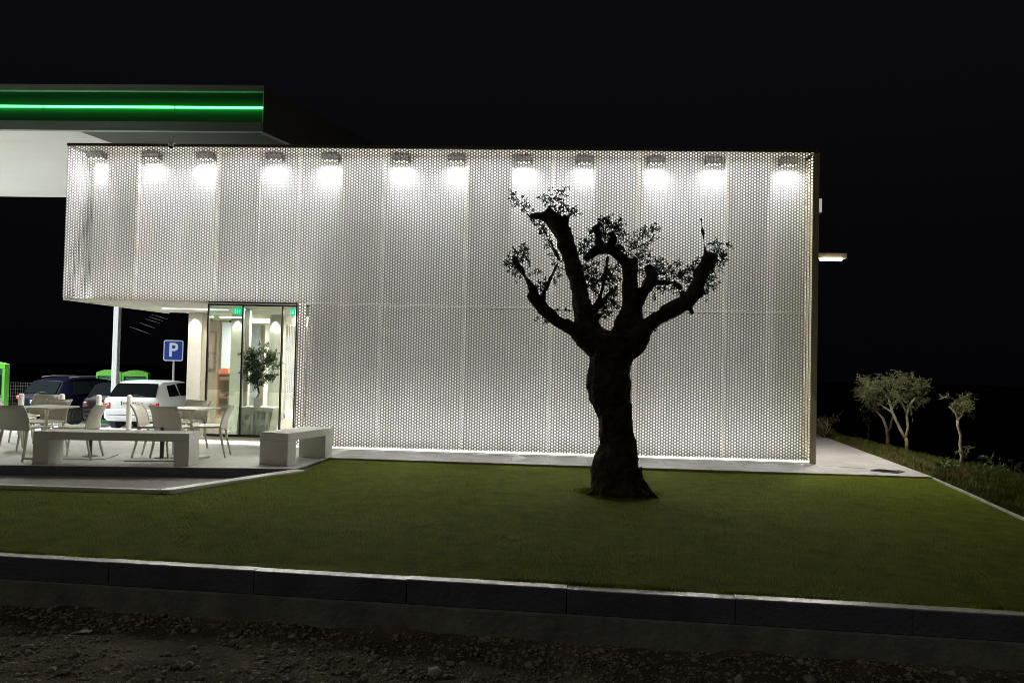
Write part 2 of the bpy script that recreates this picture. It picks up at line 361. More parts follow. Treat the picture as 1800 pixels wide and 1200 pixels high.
# interior ceiling light
for x, y, wt in ((-5.0, 14.4, 120), (-4.6, 17.3, 150), (-7.0, 17.4, 150), (-6.4, 20.4, 80)):
    arealight('shop_ceiling_light', (x, y, 2.4), (0, 0, 0), 1.0, .3, wt, parent=bld)
# ------------------------------------------------------------------ wall washers behind the screen
ordn = ['leftmost', 'second from left', 'third from left', 'fourth from left', 'fifth from left', 'sixth from left', 'sixth from right', 'fifth from right', 'fourth from right', 'third from right', 'second from right', 'rightmost']
for i, px in enumerate((172, 270, 363, 485, 583, 706, 803, 921, 1027, 1152, 1253, 1384)):
    x = xat(px, YW-.06, 4.9); zt = HT+.018
    t = thing('wall_washer', (x, YW-.1, zt-.135), 0, 'dark box wall lamp behind the top of the screen, %s of twelve' % ordn[i], 'wall lamp', 'wall lamps behind the perforated screen')
    MB().box(-.14, .14, -.09, .098, 0.012, .12).build('housing', mat('lamp_housing', (.035, .03, .025), .6), t, bev=.008)
    MB().box(-.12, .12, -.07, .08, .002, .012).build('lens', mat('lamp_lens', (.9, .9, .85), .4, emit=(1, .97, .9), es=1.2), t)
    MB().box(-.03, .03, -.03, .03, .12, .135).build('bracket', M_alu, t)
    arealight('wall_washer_light', (0, -.035, -.004), (radians(2), 0, 0), .27, .10, 20*(.7+.6*R_.random()), (1, .98, .94), t, 135)
    arealight('wall_washer_light', (0, -.10, .0), (radians(-22), 0, 0), .26, .05, 6, (1, .98, .94), t, 180)
# base strip of light, then added strips that even out the wall
nb = 8
for k in range(nb):
    L_ = (XR-XO-.1)/nb
    arealight('base_strip_light', (XO+.06+L_*(k+.5), YF+.10, .03), (pi, 0, 0), L_, .1, 5.5, (1, .98, .94), bld)
    arealight('added_top_fill', (XO+.06+L_*(k+.5), YF+.22, HT+.01), (0, 0, 0), L_, .2, 9, (1, .98, .94), bld)  # top strip added unseen to fill the wall with light
LU = (XO-XI)/3
for k in range(3):
    arealight('added_upper_fill', (XI+LU*(k+.5), YF+.10, HS+.03), (pi, 0, 0), LU, .1, 9, (1, .96, .9), bld)  # unseen strip added to lift the wall above the overhang
    arealight('added_top_fill', (XI+LU*(k+.5), YF+.22, HT+.01), (0, 0, 0), LU, .2, 10, (1, .98, .94), bld)
arealight('added_side_fill', (XL+.09, 14.8, HS+.03), (pi, 0, 0), .1, 3.2, 26, (1, .96, .9), bld)
arealight('added_side_fill', (XL+.09, 14.6, HT+.01), (0, 0, 0), .1, 3.4, 30, (1, .96, .9), bld)  # both side strips added to brighten the left cavity
nv_ = 22
for k in range(nv_):
    x = XI+.12+(XR-.25-XI)*(k+.5*0)/(nv_-1); z0_ = HS+.1 if x < XO+.1 else .08; h_ = HT-.25-z0_
    arealight('added_vertical_fill', (x, YF+.03, z0_+h_/2), (-pi/2, 0, 0), .03, h_, 7.6*h_, (1, .982, .945), bld)  # unseen strips added to bring up the middle of the wall
MB().box(XO+.03, XR-.01, YF+.06, YF+.14, .0205, .028).build('base_strip', M_led, bld)
MB().box(XL+.03, XI-.01, YF+.05, YSB-.02, HS+.0085, HS+.0115).build('cavity_ledge', M_white, bld)
# CCTV camera on the top edge
p = yp(303, 262, YF-.05)
cc = thing('security_camera', (p.x, YF-.02, HT+.035), 0, 'small white dome security camera on the top edge of the screen', 'camera')
MB().box(-.05, .05, -.09, .02, -.01, .012).build('bracket', M_white, cc)
MB().cyl(0, -.08, -.075, -.011, .038, 16, .05).build('housing', M_white, cc)
g = MB(); g.tube([(0, -.08, -.076), (0, -.08, -.095), (0, -.08, -.108)], [.04, .03, .01], 14); g.build('dome', M_cglass, cc, smooth=True)
# right side box and lamp
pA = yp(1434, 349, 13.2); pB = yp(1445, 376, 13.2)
t = thing('junction_box', (XR+.062, 13.2, pB.z), 0, 'small pale box with added glow fixed high on the right edge of the building', 'box')
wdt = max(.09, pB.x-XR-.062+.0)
MB().box(0, wdt, 0, .2, .03, pA.z-pB.z).build('cover', mat('box_added_glow', (.7, .7, .66), .5, emit=(1, .98, .9), es=.38), t, bev=.008); MB().frust((wdt/2, .1, 0), wdt/3, .08, (wdt/2, .1, .029), wdt/2, .098).build('base', M_white, t)  # cover emits faintly, glow added to brighten the box
pA = yp(1437, 445, 13.4); pB = yp(1487, 459, 13.4)
t = thing('side_floodlight', (XR+.062, 13.4, pA.z), 0, 'flat floodlight on an arm glowing warm beside the building', 'floodlight')
Lx = pB.x-XR-.062
MB().box(0, Lx, -.06, .06, -.09, 0).build('housing', M_white, t, bev=.006)
MB().box(-.002, .02, -.09, .09, -.14, .04).build('mounting_plate', M_alu, t)
MB().box(Lx*.38, Lx*.88, -.075, .05, -.125, -.092).build('lens', M_ledw, t)
arealight('floodlight_light', (Lx*.6, 0, -.14), (0, radians(-12), 0), .26, .1, 165, (1, .94, .86), t, 160)
# exit signs
for px, py, lb in ((418, 547, 'green lit exit sign hanging over the white pillar'), (514, 548.5, 'green lit exit sign beside the dark opening edge')):
    p = yp(px, py, 14.1)
    t = thing('exit_sign', (p.x, 14.1, p.z), 0, lb, 'exit sign', 'lit exit signs in the shop')
    hw, hh = (.085, .062) if px < 450 else (.055, .062)
    MB().box(-hw, hw, 0, .03, -hh, hh).build('panel', M_exit, t, bev=.004)
    g = MB(); g.box(-hw*.65, -hw*.4, -.004, -.001, -.04, .04); g.box(-hw*.1, hw*.06, -.004, -.001, -.04, .015); g.box(-hw*.1, hw*.06, -.004, -.001, .022, .04); g.box(hw*.4, hw*.55, -.004, -.001, -.03, .035)
    g.build('figure', M_exitw, t)
    MB().box(-.005, .005, .01, .02, hh, HS+.13-p.z).build('hanger', M_alu, t)
# ------------------------------------------------------------------ shop contents
Ysh = 17.2; A = yp(382, 655, Ysh); B = yp(402, 765, Ysh)
sh = thing('shelf_unit', (A.x, Ysh, .107), 0, 'orange red shelf unit with goods standing inside the glass', 'shelf')
W_ = B.x-A.x; H_ = A.z-.107
MB().box(0, .03, 0, .4, 0, H_).build('side_panel', M_orange, sh); MB().box(W_-.03, W_, 0, .4, 0, H_).build('side_panel', M_orange, sh)
MB().box(.03, W_-.03, .36, .39, 0, H_).build('back_panel', M_brown, sh)
for z in (.05, .45, .85, H_-.03): MB().box(.031, W_-.031, 0, .355, z, z+.03).build('shelf', M_orange, sh)
for i, (x, z) in enumerate(((.06, .481), (.15, .881), (.05, .881), (.12, .081))):
    tag(MB().frust((A.x+x+.03, Ysh+.12, .107+z), .05, .05, (A.x+x+.03, Ysh+.12, .107+z+.06), .065, .06).build('food_tray', M_plate, None), ['pale tray on the middle shelf of the orange unit', 'right hand pale tray on the upper shelf of the orange unit', 'left hand pale tray on the upper shelf of the orange unit', 'pale tray on the bottom shelf of the orange unit'][i], 'tray', 'trays on the orange shelves')
tag(MB().frust((A.x+.12, Ysh+.15, .107+H_), .12, .12, (A.x+.12, Ysh+.15, .107+H_+.1), .09, .08).build('bread_basket', M_orange), 'orange basket on top of the orange red shelf unit', 'basket')
Yc = 13.95; A = yp(420, 715, Yc); B = yp(478, 772, Yc)
ct = thing('added_pale_block', ((A.x+B.x)/2, Yc, .107), 0, 'low pale counter added behind the middle glass pane under the potted olive', 'block')  # invented block standing in for a pale shape in the glass
hw = (B.x-A.x)/2; hz = A.z-.107
MB().frust((-.05, .2, 0), hw*.95, .2, (0, .2, hz-.03), hw, .2).build('body', M_paleblock, ct)
MB().box(-hw-.02, hw+.02, -.02, .42, hz-.03, hz).build('top', M_white, ct, bev=.004)
MB().box(-hw*.75, -hw*.1, -.014, -.002, .05, hz-.09).build('front_panel', M_paleblock, ct); MB().box(hw*.0, hw*.8, -.014, -.002, .05, hz-.09).build('front_panel', M_paleblock, ct)
# ------------------------------------------------------------------ foliage helper
def leaves(centres, dirs, L, W, rng=NR, curl=.25):
    C = np.asarray(centres, float); D = np.asarray(dirs, float); n = len(C)
    D /= np.linalg.norm(D, axis=1, keepdims=True)+1e-9
    q = rng.normal(size=(n, 3)); sd = np.cross(D, q); sd /= np.linalg.norm(sd, axis=1, keepdims=True)+1e-9
    nn = np.cross(D, sd); l = L*(rng.uniform(.6, 1.25, n))[:, None]; ww = W*(rng.uniform(.7, 1.2, n))[:, None]
    P0 = C; P1 = C+D*l*.45+sd*ww+nn*curl*ww; P2 = C+D*l; P3 = C+D*l*.45-sd*ww+nn*curl*ww
    V = np.stack([P0, P1, P2, P3], 1).reshape(-1, 3); Fq = np.arange(n*4).reshape(-1, 4)
    return V, Fq
def foliage(name, clusters, m, parent, L=.045, W=.006, twig=.10, per=14, dens=1., droop=.2, twm=None, curl=.25):
    """clusters: (centre Vector, radius m, weight). Leafy twigs radiating through each cluster."""
    C = []; D = []; tw = MB()
    for c, r, wgt in clusters:
        nt = max(2, int(wgt*dens*10))
        for _ in range(nt):
            d = Vector(NR.normal(size=3)); d.z += .35; d.normalize()
            p0 = Vector(c)+Vector(NR.normal(size=3))*r*.42; ln = twig*R_.uniform(.5, 1.4)*(.6+r*2)
            side_ = Vector(NR.normal(size=3))*.35; pts = []
            for k in range(5):
                s_ = k/4; pts.append(p0+d*ln*s_+side_*ln*s_*s_-Vector((0, 0, droop*ln*s_*s_)))
            tw.tube(pts, [.0024, .002, .0018, .0014, .001], 3, False)
            for k in range(per):
                s_ = R_.random()*4; i = min(3, int(s_)); f = s_-i; p = pts[i].lerp(pts[i+1], f)
                q = (pts[i+1]-pts[i]).normalized()*.8+Vector(NR.normal(size=3))*.75
                C.append(p); D.append(q)
    V, Fq = leaves(np.array(C), np.array(D), L, W, curl=curl)
    nl_ = len(Fq); tv = np.array(tw.v); tf = np.array(tw.f)
    o = npmesh(name, np.concatenate([V, tv]), np.concatenate([Fq, tf+len(V)]), m, parent)
    o.data.materials.append(twm or m); mi = np.zeros(len(Fq)+len(tf), np.int32); mi[nl_:] = 1
    o.data.polygons.foreach_set('material_index', mi)
    return o
# ------------------------------------------------------------------ big olive tree
base = gp(1088, 872, -.06); YT = base.y+.05
tree = thing('olive_tree', (0, 0, 0), 0, 'large gnarled pruned olive tree standing dark on the lawn before the screen', 'tree')
def T(px, py, dy=0.): return yp(px, py, YT+dy)
def rp(r, dy=0): return r*(YT+dy+.4)/F*.985
br = []
br.append([(1090,892,62,0),(1090,874,55,0),(1083,850,45,0),(1081,825,41,0),(1082,805,38,0),(1086,780,32,0),(1083,750,30,0),(1080,722,30,0),(1073,700,35,0),(1070,678,38,0),(1071,640,36,0),(1074,612,41,0),(1077,590,42,0)])
br.append([(1060,610,32,0),(1040,590,25,.03),(1030,570,20,.06),(1025,545,17.5,.08),(1019,513,14.5,.1),(1012,485,14,.12),(1005,460,14.5,.13),(997,435,14.5,.14),(988,408,15,.15),(980,393,16,.15),(970,381,12,.15),(959,371,10,.15)])
br.append([(980,392,12,.15),(992,388,10,.15),(998,379,7,.14)])
br.append([(975,386,9,.15),(955,380,6.5,.13),(940,379,5,.12),(930,380,3,.11)])
br.append([(1090,612,32,0),(1100,590,27,-.03),(1106,565,22,-.06),(1110,535,17,-.08),(1110,510,15,-.1),(1108,485,14,-.1),(1107,462,13.5,-.1),(1108,455,12,-.1)])
br.append([(1104,466,10,-.1),(1092,455,8,-.15),(1078,441,8.5,-.2),(1062,436,9.5,-.25),(1047,441,9.5,-.28),(1033,450,8.5,-.3),(1029,457,7,-.3)])
br.append([(1054,436,7,-.26),(1051,420,7.5,-.26),(1050,406,5,-.27),(1044,400,3.5,-.27)])
br.append([(1070,438,6,-.2),(1078,420,7,-.18),(1075,408,4.5,-.18)])
br.append([(1112,538,14,-.05),(1128,515,12,0),(1140,499,11,.05),(1145,488,9,.08),(1143,475,8,.1),(1139,466,5,.1)])
br.append([(1145,496,7,.06),(1160,497,5,.08),(1182,496,2.8,.1),(1196,506,1.8,.1)])
br.append([(1096,612,26,0),(1118,592,23,-.1),(1140,571,13,-.2),(1155,560,11,-.26),(1170,551,11.5,-.3),(1190,540,12,-.36),(1208,530,12.5,-.4),(1222,513,13,-.44),(1230,492,11,-.46),(1237,474,11,-.48),(1246,456,12.5,-.5),(1251,446,10.5,-.5)])
br.append([(1208,535,9,-.4),(1214,544,5,-.4),(1217,551,2,-.4)])
br.append([(1228,520,8,-.44),(1238,508,4,-.44)])
br.append([(1202,522,5,-.4),(1198,508,2.5,-.4)])
br.append([(1240,452,3,-.5),(1239,430,2.2,-.52),(1236,410,1.9,-.52),(1232,385,1.4,-.52)])
br.append([(1058,612,26,0),(1030,592,22,-.1),(1008,579,13,-.18),(988,568,10.5,-.24),(970,557,9.5,-.28),(955,543,9.5,-.32),(945,530,9.5,-.34),(936,518,9,-.36),(929,516,5,-.36)])
br.append([(938,516,7,-.36),(932,500,5.5,-.38),(922,484,5,-.4),(914,470,5,-.42),(906,459,6,-.43),(902,452,3,-.43)])
br.append([(951,534,4,-.34),(954,519,3,-.36),(966,492,2.3,-.36),(984,457,1.8,-.3)])
br.append([(984,457,1.8,.1),(974,440,1.8,.0),(966,420,1.6,-.05),(955,402,1.4,-.05),(944,390,1.2,-.05)])
br.append([(1028,556,10,.05),(1044,543,8,.0),(1057,532,6.5,-.04),(1068,520,5,-.08),(1080,509,3.5,-.1)])
br.append([(1052,534,4.5,.0),(1058,510,3.5,0),(1065,475,3,0),(1069,450,2.2,0)])
br.append([(1050,552,6,-.1),(1042,566,5,-.08)])
g = MB()
for b in br: g.tube([T(p[0], p[1], p[3]) for p in b], [rp(p[2], p[3]) for p in b], 14, True, .045)
for a_, l_ in ((-.35, .36), (.9, .25), (2.3, .22), (3.5, .20), (-1.3, .16), (-2.2, .22), (-.9, .22)):     # root flare
    d = Vector((cos(a_), sin(a_), 0)); b0 = Vector((base.x, YT, 0))
    g.tube([b0+d*.15+Vector((0, 0, .25)), b0+d*.22+Vector((0, 0, .10)), b0+d*(.24+l_*.35)+Vector((0, 0, -.02)), b0+d*(.24+l_*.75)+Vector((0, 0, -.10))], [.14, .11, .075, .03], 10, True, .1)
tr = g.build('trunk', M_bark, tree, smooth=True)
rm = tr.modifiers.new('r', 'REMESH'); rm.mode = 'VOXEL'; rm.voxel_size = .011; rm.use_smooth_shade = True
tx = bpy.data.textures.new('barkclouds', 'CLOUDS'); tx.noise_scale = .09; tx.noise_depth = 3
dm = tr.modifiers.new('d', 'DISPLACE'); dm.texture = tx; dm.strength = .045; dm.mid_level = .52; dm.texture_coords = 'LOCAL'
tx2 = bpy.data.textures.new('barkgnarl', 'CLOUDS'); tx2.noise_scale = .27; tx2.noise_depth = 1
dm2 = tr.modifiers.new('d2', 'DISPLACE'); dm2.texture = tx2; dm2.strength = .06; dm2.mid_level = .5; dm2.texture_coords = 'LOCAL'
vg = tr.vertex_groups.new(name='w')
for v in tr.data.vertices: vg.add([v.index], 1.0, 'REPLACE')
cl = [(912,352,16,.15,1.0),(905,345,8,.15,.5),(922,368,12,.14,1.2),(935,382,8,.12,.7),(948,352,8,.15,.4),(962,350,12,.15,1.0),(975,358,14,.15,1.4),(985,345,12,.15,1.1),(992,362,12,.15,1.3),(1002,374,12,.14,1.2),(1013,368,8,.14,.6),(984,378,9,.15,.8),
 (948,398,8,-.05,.8),(958,412,8,-.05,.8),(966,428,8,-.03,.6),(975,445,7,0,.5),(905,455,10,-.43,1.4),(898,462,8,-.43,1.0),(915,448,10,-.42,1.1),(923,436,9,-.4,.9),(925,455,8,-.4,.7),(912,477,9,-.4,.9),(903,470,7,-.4,.6),(926,492,8,-.4,.5),
 (946,478,8,-.36,.5),(950,502,9,-.36,.8),(944,512,8,-.36,.7),(972,485,8,-.3,.4),(978,462,6,-.2,.5),(983,468,8,-.2,.4),(978,540,8,-.1,.25),(992,545,8,-.1,.3),(955,558,8,-.3,.5),(962,566,6,-.3,.4),
 (1043,402,10,-.27,1.2),(1055,395,10,-.26,1.6),(1067,390,10,-.26,1.6),(1062,408,12,-.26,1.6),(1078,402,12,-.2,1.6),(1088,392,10,-.2,1.2),(1092,410,12,-.2,1.2),(1070,420,10,-.2,1.2),(1034,425,10,-.3,1.1),(1022,440,10,-.3,1.2),(1030,432,8,-.3,.7),
 (1088,430,12,-.15,1.8),(1095,445,12,-.12,1.8),(1110,435,12,-.1,1.6),(1122,418,12,-.1,1.1),(1130,405,11,-.1,.9),(1140,420,11,-.1,.9),(1147,408,8,-.1,.6),(1150,398,6,-.1,.4),(1132,440,12,0,1.1),(1140,455,12,.05,1.2),(1125,452,10,-.05,1.0),
 (1128,478,10,.08,.9),(1152,470,12,.1,1.2),(1165,462,10,.1,1.0),(1162,480,12,.1,1.5),(1175,474,12,.1,1.1),(1188,468,9,.1,.7),(1172,490,11,.1,1.2),(1188,484,8,.1,.7),(1200,490,8,.05,.5),(1165,508,9,.1,.8),(1182,505,8,.1,.6),(1150,510,8,.1,.5),
 (1032,470,10,-.05,1.0),(1028,485,9,0,1.1),(1038,490,11,0,1.6),(1045,478,10,0,1.2),(1052,495,11,0,1.5),(1040,505,10,0,1.2),(1060,482,10,0,1.2),(1075,478,10,0,1.1),(1070,495,11,0,1.4),(1082,495,10,-.05,1.3),(1078,512,10,-.05,1.5),(1070,525,11,-.05,1.7),(1060,540,10,-.05,1.5),(1080,535,9,-.05,1.2),(1065,552,9,-.05,1.1),(1050,560,8,-.05,.8),(1085,470,8,-.05,.7),(1048,515,8,0,.8),(1045,462,9,-.1,.7),
 (1204,478,10,-.4,1.0),(1212,490,10,-.4,1.3),(1198,486,8,-.35,.8),(1218,470,9,-.45,1.0),(1226,462,8,-.45,.9),(1262,440,10,-.5,1.1),(1272,448,9,-.5,.9),(1280,436,8,-.5,.5),(1256,428,8,-.5,.7),(1265,458,9,-.5,.9),(1255,472,9,-.48,.9),(1245,490,9,-.47,.9),(1250,502,8,-.46,.7),(1240,510,8,-.45,.8),(1242,478,7,-.47,.6),(1216,505,8,-.42,.6),(1195,515,7,-.4,.4),
 (1150,576,6,-.2,.7),(1143,582,5,-.2,.5)]
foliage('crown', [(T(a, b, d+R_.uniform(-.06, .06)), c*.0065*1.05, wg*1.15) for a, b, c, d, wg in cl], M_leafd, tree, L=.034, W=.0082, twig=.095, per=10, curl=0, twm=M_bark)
# ------------------------------------------------------------------ small olives on the right bank
def small_tree(name, px, py, z, trunk, cls, label, crownm=M_leaf, dens=1., L=.06, W=.008, grp='small olive trees on the right bank', tr_m=M_bark2, twig=.16):
    b = gp(px, py, z); t = thing(name, (0, 0, 0), 0, label, 'tree', grp); Y0 = b.y; g = MB()
    for brn in trunk:
        g.tube([yp(p[0], p[1], Y0+(p[3] if len(p) > 3 else 0)) for p in brn], [p[2]*Y0/F for p in brn], 8, True, .06)
    g.build('trunk', tr_m, t, smooth=True)
    foliage('crown', [(yp(c[0], c[1], Y0+R_.uniform(-.25, .25)), c[2]*Y0/F*1.1, c[3]) for c in cls], crownm, t, L=L, W=W, twig=twig, per=11, dens=dens*.85, twm=tr_m)
    return t
def cloud(x0, x1, y0, y1, n, r, w, inside=None):
    out = []
    while len(out) < n:
        x, y = R_.uniform(x0, x1), R_.uniform(y0, y1)
        u, v = (x-(x0+x1)/2)/((x1-x0)/2), (y-(y0+y1)/2)/((y1-y0)/2)
        if u*u+v*v < 1 and (inside is None or inside(x, y)): out.append((x, y, r, w*R_.uniform(.5, 1.3)))
    return out
small_tree('olive_tree', 1594, 791, -.02, [[(1594,793,3.4),(1594,775,3,.0),(1591,768,3)],[(1591,770,2.8),(1583,755,2.6,.05),(1574,736,2.4,.1),(1569,725,2.2,.1),(1562,700,1.8,.1),(1548,683,1.3,.1)],[(1592,770,2.8),(1596,750,2.3),(1594,730,2.2),(1598,712,1.9,-.1),(1608,700,1.5,-.2)],[(1594,728,1.6),(1588,712,1.3,.1),(1578,700,1,.1)],[(1569,725,1.6,.1),(1556,716,1.3,.2),(1542,708,1,.3)],[(1562,700,1.3,.1),(1568,685,1,0),(1572,672,.8,0)]],
  cloud(1518,1630,660,712,46,9,1.3)+[(1520,672,7,1.0),(1512,668,5,.6),(1610,690,10,1.2),(1618,705,10,1.1),(1600,715,8,.9),(1572,708,8,.8)],
  'wide crowned pale olive with a forked trunk, brightest of the right bank')
small_tree('olive_tree', 1560, 783, -.05, [[(1560,786,3.5),(1561,765,3.2),(1558,752,2.4),(1552,735,2,.1),(1540,722,1.5,.2),(1526,712,1.1,.3)],[(1561,765,2.4),(1566,748,2,-.1),(1570,730,1.6,-.2)]],
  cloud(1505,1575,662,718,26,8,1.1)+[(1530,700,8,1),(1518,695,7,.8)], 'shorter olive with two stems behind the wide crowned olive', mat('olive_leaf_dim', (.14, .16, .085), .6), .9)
small_tree('olive_tree', 1690, 820, -.02, [[(1690,822,3.6),(1691,800,3.2),(1688,782,2.8),(1689,765,2.6),(1684,748,2.4),(1683,738,2.3)],[(1684,738,1.8),(1679,724,1.5,.05),(1668,714,1.2,.1)],[(1684,738,1.8),(1692,728,1.4,-.05),(1695,716,1.1,-.05)],[(1690,800,1.2),(1696,792,.8),(1699,786,.6)]],
  cloud(1675,1708,700,735,14,7,1.0)+[(1704,692,5,.7),(1705,700,5,.6),(1668,700,5,.5),(1672,708,5,.5),(1700,720,6,.8),(1697,795,4,.35),(1702,788,4,.25),(1687,790,3,.2)], 'slender young olive with a small upright crown, rightmost in view', twig=.11, dens=.8)
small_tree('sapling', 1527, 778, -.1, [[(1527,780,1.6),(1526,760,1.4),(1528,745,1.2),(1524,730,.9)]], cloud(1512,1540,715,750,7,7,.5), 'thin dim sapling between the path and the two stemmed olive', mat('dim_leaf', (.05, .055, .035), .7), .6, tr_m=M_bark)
t = thing('shrub', gp(1449, 768, 0), 0, 'small round brown shrub beside the far end of the path', 'shrub'); t.location = (0, 0, 0)
c0 = gp(1449, 768, 0); g = MB()
for k in range(7): g.tube([c0, c0+Vector((R_.uniform(-.12, .12), R_.uniform(-.1, .1), .25)), c0+Vector((R_.uniform(-.25, .25), R_.uniform(-.2, .2), .42))], [.01, .007, .004], 5)
g.build('stems', M_bark2, t)
foliage('leaves', [(c0+Vector((R_.uniform(-.28, .22), R_.uniform(-.2, .2), R_.uniform(.1, .45))), .1, .9) for _ in range(16)], mat('shrub_leaf', (.13, .09, .045), .7), t, L=.04, W=.008, twig=.12, per=14)
# ------------------------------------------------------------------ potted olive in the shop
Yq = Yc+.18; pc = yp(451.5, 707, Yq); zt_ = hz+.107
pl = thing('potted_olive', (pc.x, Yq, zt_), 0, 'small olive in a white pot behind the glass', 'potted plant')
ph = .17
g = MB(); g.tube([(0, 0, .001), (0, 0, .02), (0, 0, ph-.02), (0, 0, ph)], [.075, .078, .10, .105], 4); g.build('pot', M_pot, pl, bev=.004)
g = MB(); lp = lambda px, py, dy=0: yp(px, py, Yq+dy)-Vector((pc.x, Yq, zt_))
g.tube([(0, 0, ph-.02), lp(455, 690), lp(452, 672), lp(455, 655)], [.022, .016, .014, .011], 8, True, .1)
for a in ((440, 630), (470, 625), (455, 618), (485, 640), (430, 645)): g.tube([lp(453, 668), lp((453+a[0])/2, 652, .02), lp(*a)], [.009, .006, .003], 6)
g.build('stem', M_bark, pl, smooth=True)
foliage('crown', [(lp(x, y, R_.uniform(-.12, .12)), .045, w_) for x, y, r_, w_ in cloud(428, 486, 612, 676, 62, 6, .95)+[(422,622,4,.3),(424,626,4,.3),(490,640,4,.4),(494,636,3,.3),(482,620,4,.4),(456,607,4,.4),(440,612,4,.5),(470,610,4,.5),(488,648,4,.4),(432,660,4,.5),(452,678,5,.5)]], M_leafp, pl, L=.052, W=.0075, twig=.09, per=11, twm=M_bark)
# ------------------------------------------------------------------ ground, plaza, lawn, kerbs
def poly(name, pts, m, kind='structure', label=None):
    g = MB(); g.add([(p[0], p[1], p[2]) for p in pts], [tuple(range(len(pts)))]); o = g.build(name, m); o['kind'] = kind
    return o
M_soil = mat('far_ground', (.010, .010, .009), 1, var=.3, vs=.6, spec=0)
g = MB(); g.add([(-250, -60, -2.9), (250, -60, -2.9), (250, 300, -2.9), (-250, 300, -2.9)], [(0, 1, 2, 3)]); tag(g.build('ground', M_soil), kind='structure')
A0 = gp(0, 818, 0); C0 = gp(516, 824.5, 0); dA = (C0-A0); AL = A0-dA*2.2      # plaza front edge
D0 = gp(577, 804, 0); E0 = gp(1640, 838, 0); Ep = gp(1440, 764, 0)
far = E0+(Ep-E0)*1.6
g = MB(); g.prism([(AL.x, AL.y), (C0.x, C0.y), (D0.x, D0.y), (D0.x+.02, 13.0), (-6.3, 13.3), (-8.2, 13.35), (-16, 13.2)], -.5, 0.0)
tag(g.build('plaza', M_pave), kind='structure')
YS = 13.2
g = MB(); g.add([(-40, YS, .0), (xi1, YS, -.004), (xi1, 45, -.08*(45-YS)), (-40, 45, -.08*(45-YS))], [(0, 1, 2, 3)])
tag(g.build('forecourt', M_road), kind='structure')
g = MB(); g.prism([(D0.x, D0.y), (E0.x, E0.y), (Ep.x, Ep.y), (far.x, far.y), (XR-1, far.y), (XR-1, 13.1), (D0.x+.02, 13.1)], -.45, .0)
tag(g.build('path', M_path), kind='structure')
# pale joint strip across the path in line with the screen, drain grate
s0, s1 = gp(1440, 818, 0), gp(1592, 827, 0)
d = (s1-s0).normalized(); nrm = Vector((-d.y, d.x, 0))
g = MB(); g.prism([tuple((s0-d*.05)[:2]), tuple((s1)[:2]), tuple((s1+nrm*.05)[:2]), tuple((s0+nrm*.05-d*.05)[:2])], .001, .005); tag(g.build('path_edging', M_kerb), kind='structure')
gr = [gp(1530, 827.5, 0), gp(1577, 832, 0), gp(1590, 829, 0), gp(1545, 825.5, 0)]
dg = thing('drain_grate', (0, 0, 0), 0, 'dark slotted drain grate in the pale path corner', 'drain grate')
MB().prism([tuple(p_[:2]) for p_ in gr], .001, .007).build('pit', M_dark, dg)
g = MB()
for k in range(14):
    f0 = k/13; a_ = gr[0].lerp(gr[1], f0); b_ = gr[3].lerp(gr[2], f0); g.tube([(a_.x, a_.y, .009), (b_.x, b_.y, .009)], .006, 4)
g.build('grate_bars', M_galv, dg)
# asphalt pocket below the plaza edge
Bk = gp(283, 866, -.04); Al = gp(0, 857, -.04); Kl = Al+(Al-Bk)*2.2
za = -.125
g = MB(); g.add([(AL.x, AL.y+.0, za), (C0.x, C0.y, za), (Bk.x, Bk.y, za), (Kl.x, Kl.y, za)], [(0, 3, 2, 1)]); tag(g.build('road', M_asph), kind='structure')
g = MB(); n_ = Vector((0, -.012, 0)); g.prism([(AL.x, AL.y-.012), (C0.x+.02, C0.y-.012), (C0.x+.02, C0.y+.05), (AL.x, AL.y+.05)], -.45, .005)
tag(g.build('plaza_edge', mat('plaza_edge_shaded', (.13, .135, .17), .85, var=.2, vs=3, spec=.1)), kind='structure')  # slab face in shadow, the blue dark put into its colour
g = MB(); g.prism([(AL.x, AL.y-.014), (C0.x+.02, C0.y-.014), (C0.x+.02, C0.y+.045), (AL.x, AL.y+.045)], .0055, .012); tag(g.build('plaza_coping', M_kerb), kind='structure')
def strip(a, b, wdt, z0, z1, name, m):
    d = (b-a); d.z = 0; d.normalize(); n = Vector((-d.y, d.x, 0))*wdt/2
    return [(a-n)[:2], (b-n)[:2], (b+n)[:2], (a+n)[:2]]
lk = thing('low_kerb', (0, 0, 0), 0, 'thin white kerb bent around the small asphalt pocket', 'kerb')
wl = .055
dn = Vector((0, 1, 0))
MB().prism([(Kl.x, Kl.y-wl*.6), (Bk.x+.02, Bk.y-wl*.6), (Bk.x-.02, Bk.y+wl*.4), (Kl.x, Kl.y+wl*.4)], -.3, .0).build('kerb_stone', M_kerb, lk, bev=.006)
MB().prism([(Bk.x+.022, Bk.y-wl*.6), (Bk.x+.12, Bk.y-wl*.45), (C0.x+.16, C0.y-.02), (C0.x-.02, C0.y-.015), (Bk.x-.018, Bk.y+wl*.4)], -.3, .002).build('kerb_stone', M_kerb, lk, bev=.006)
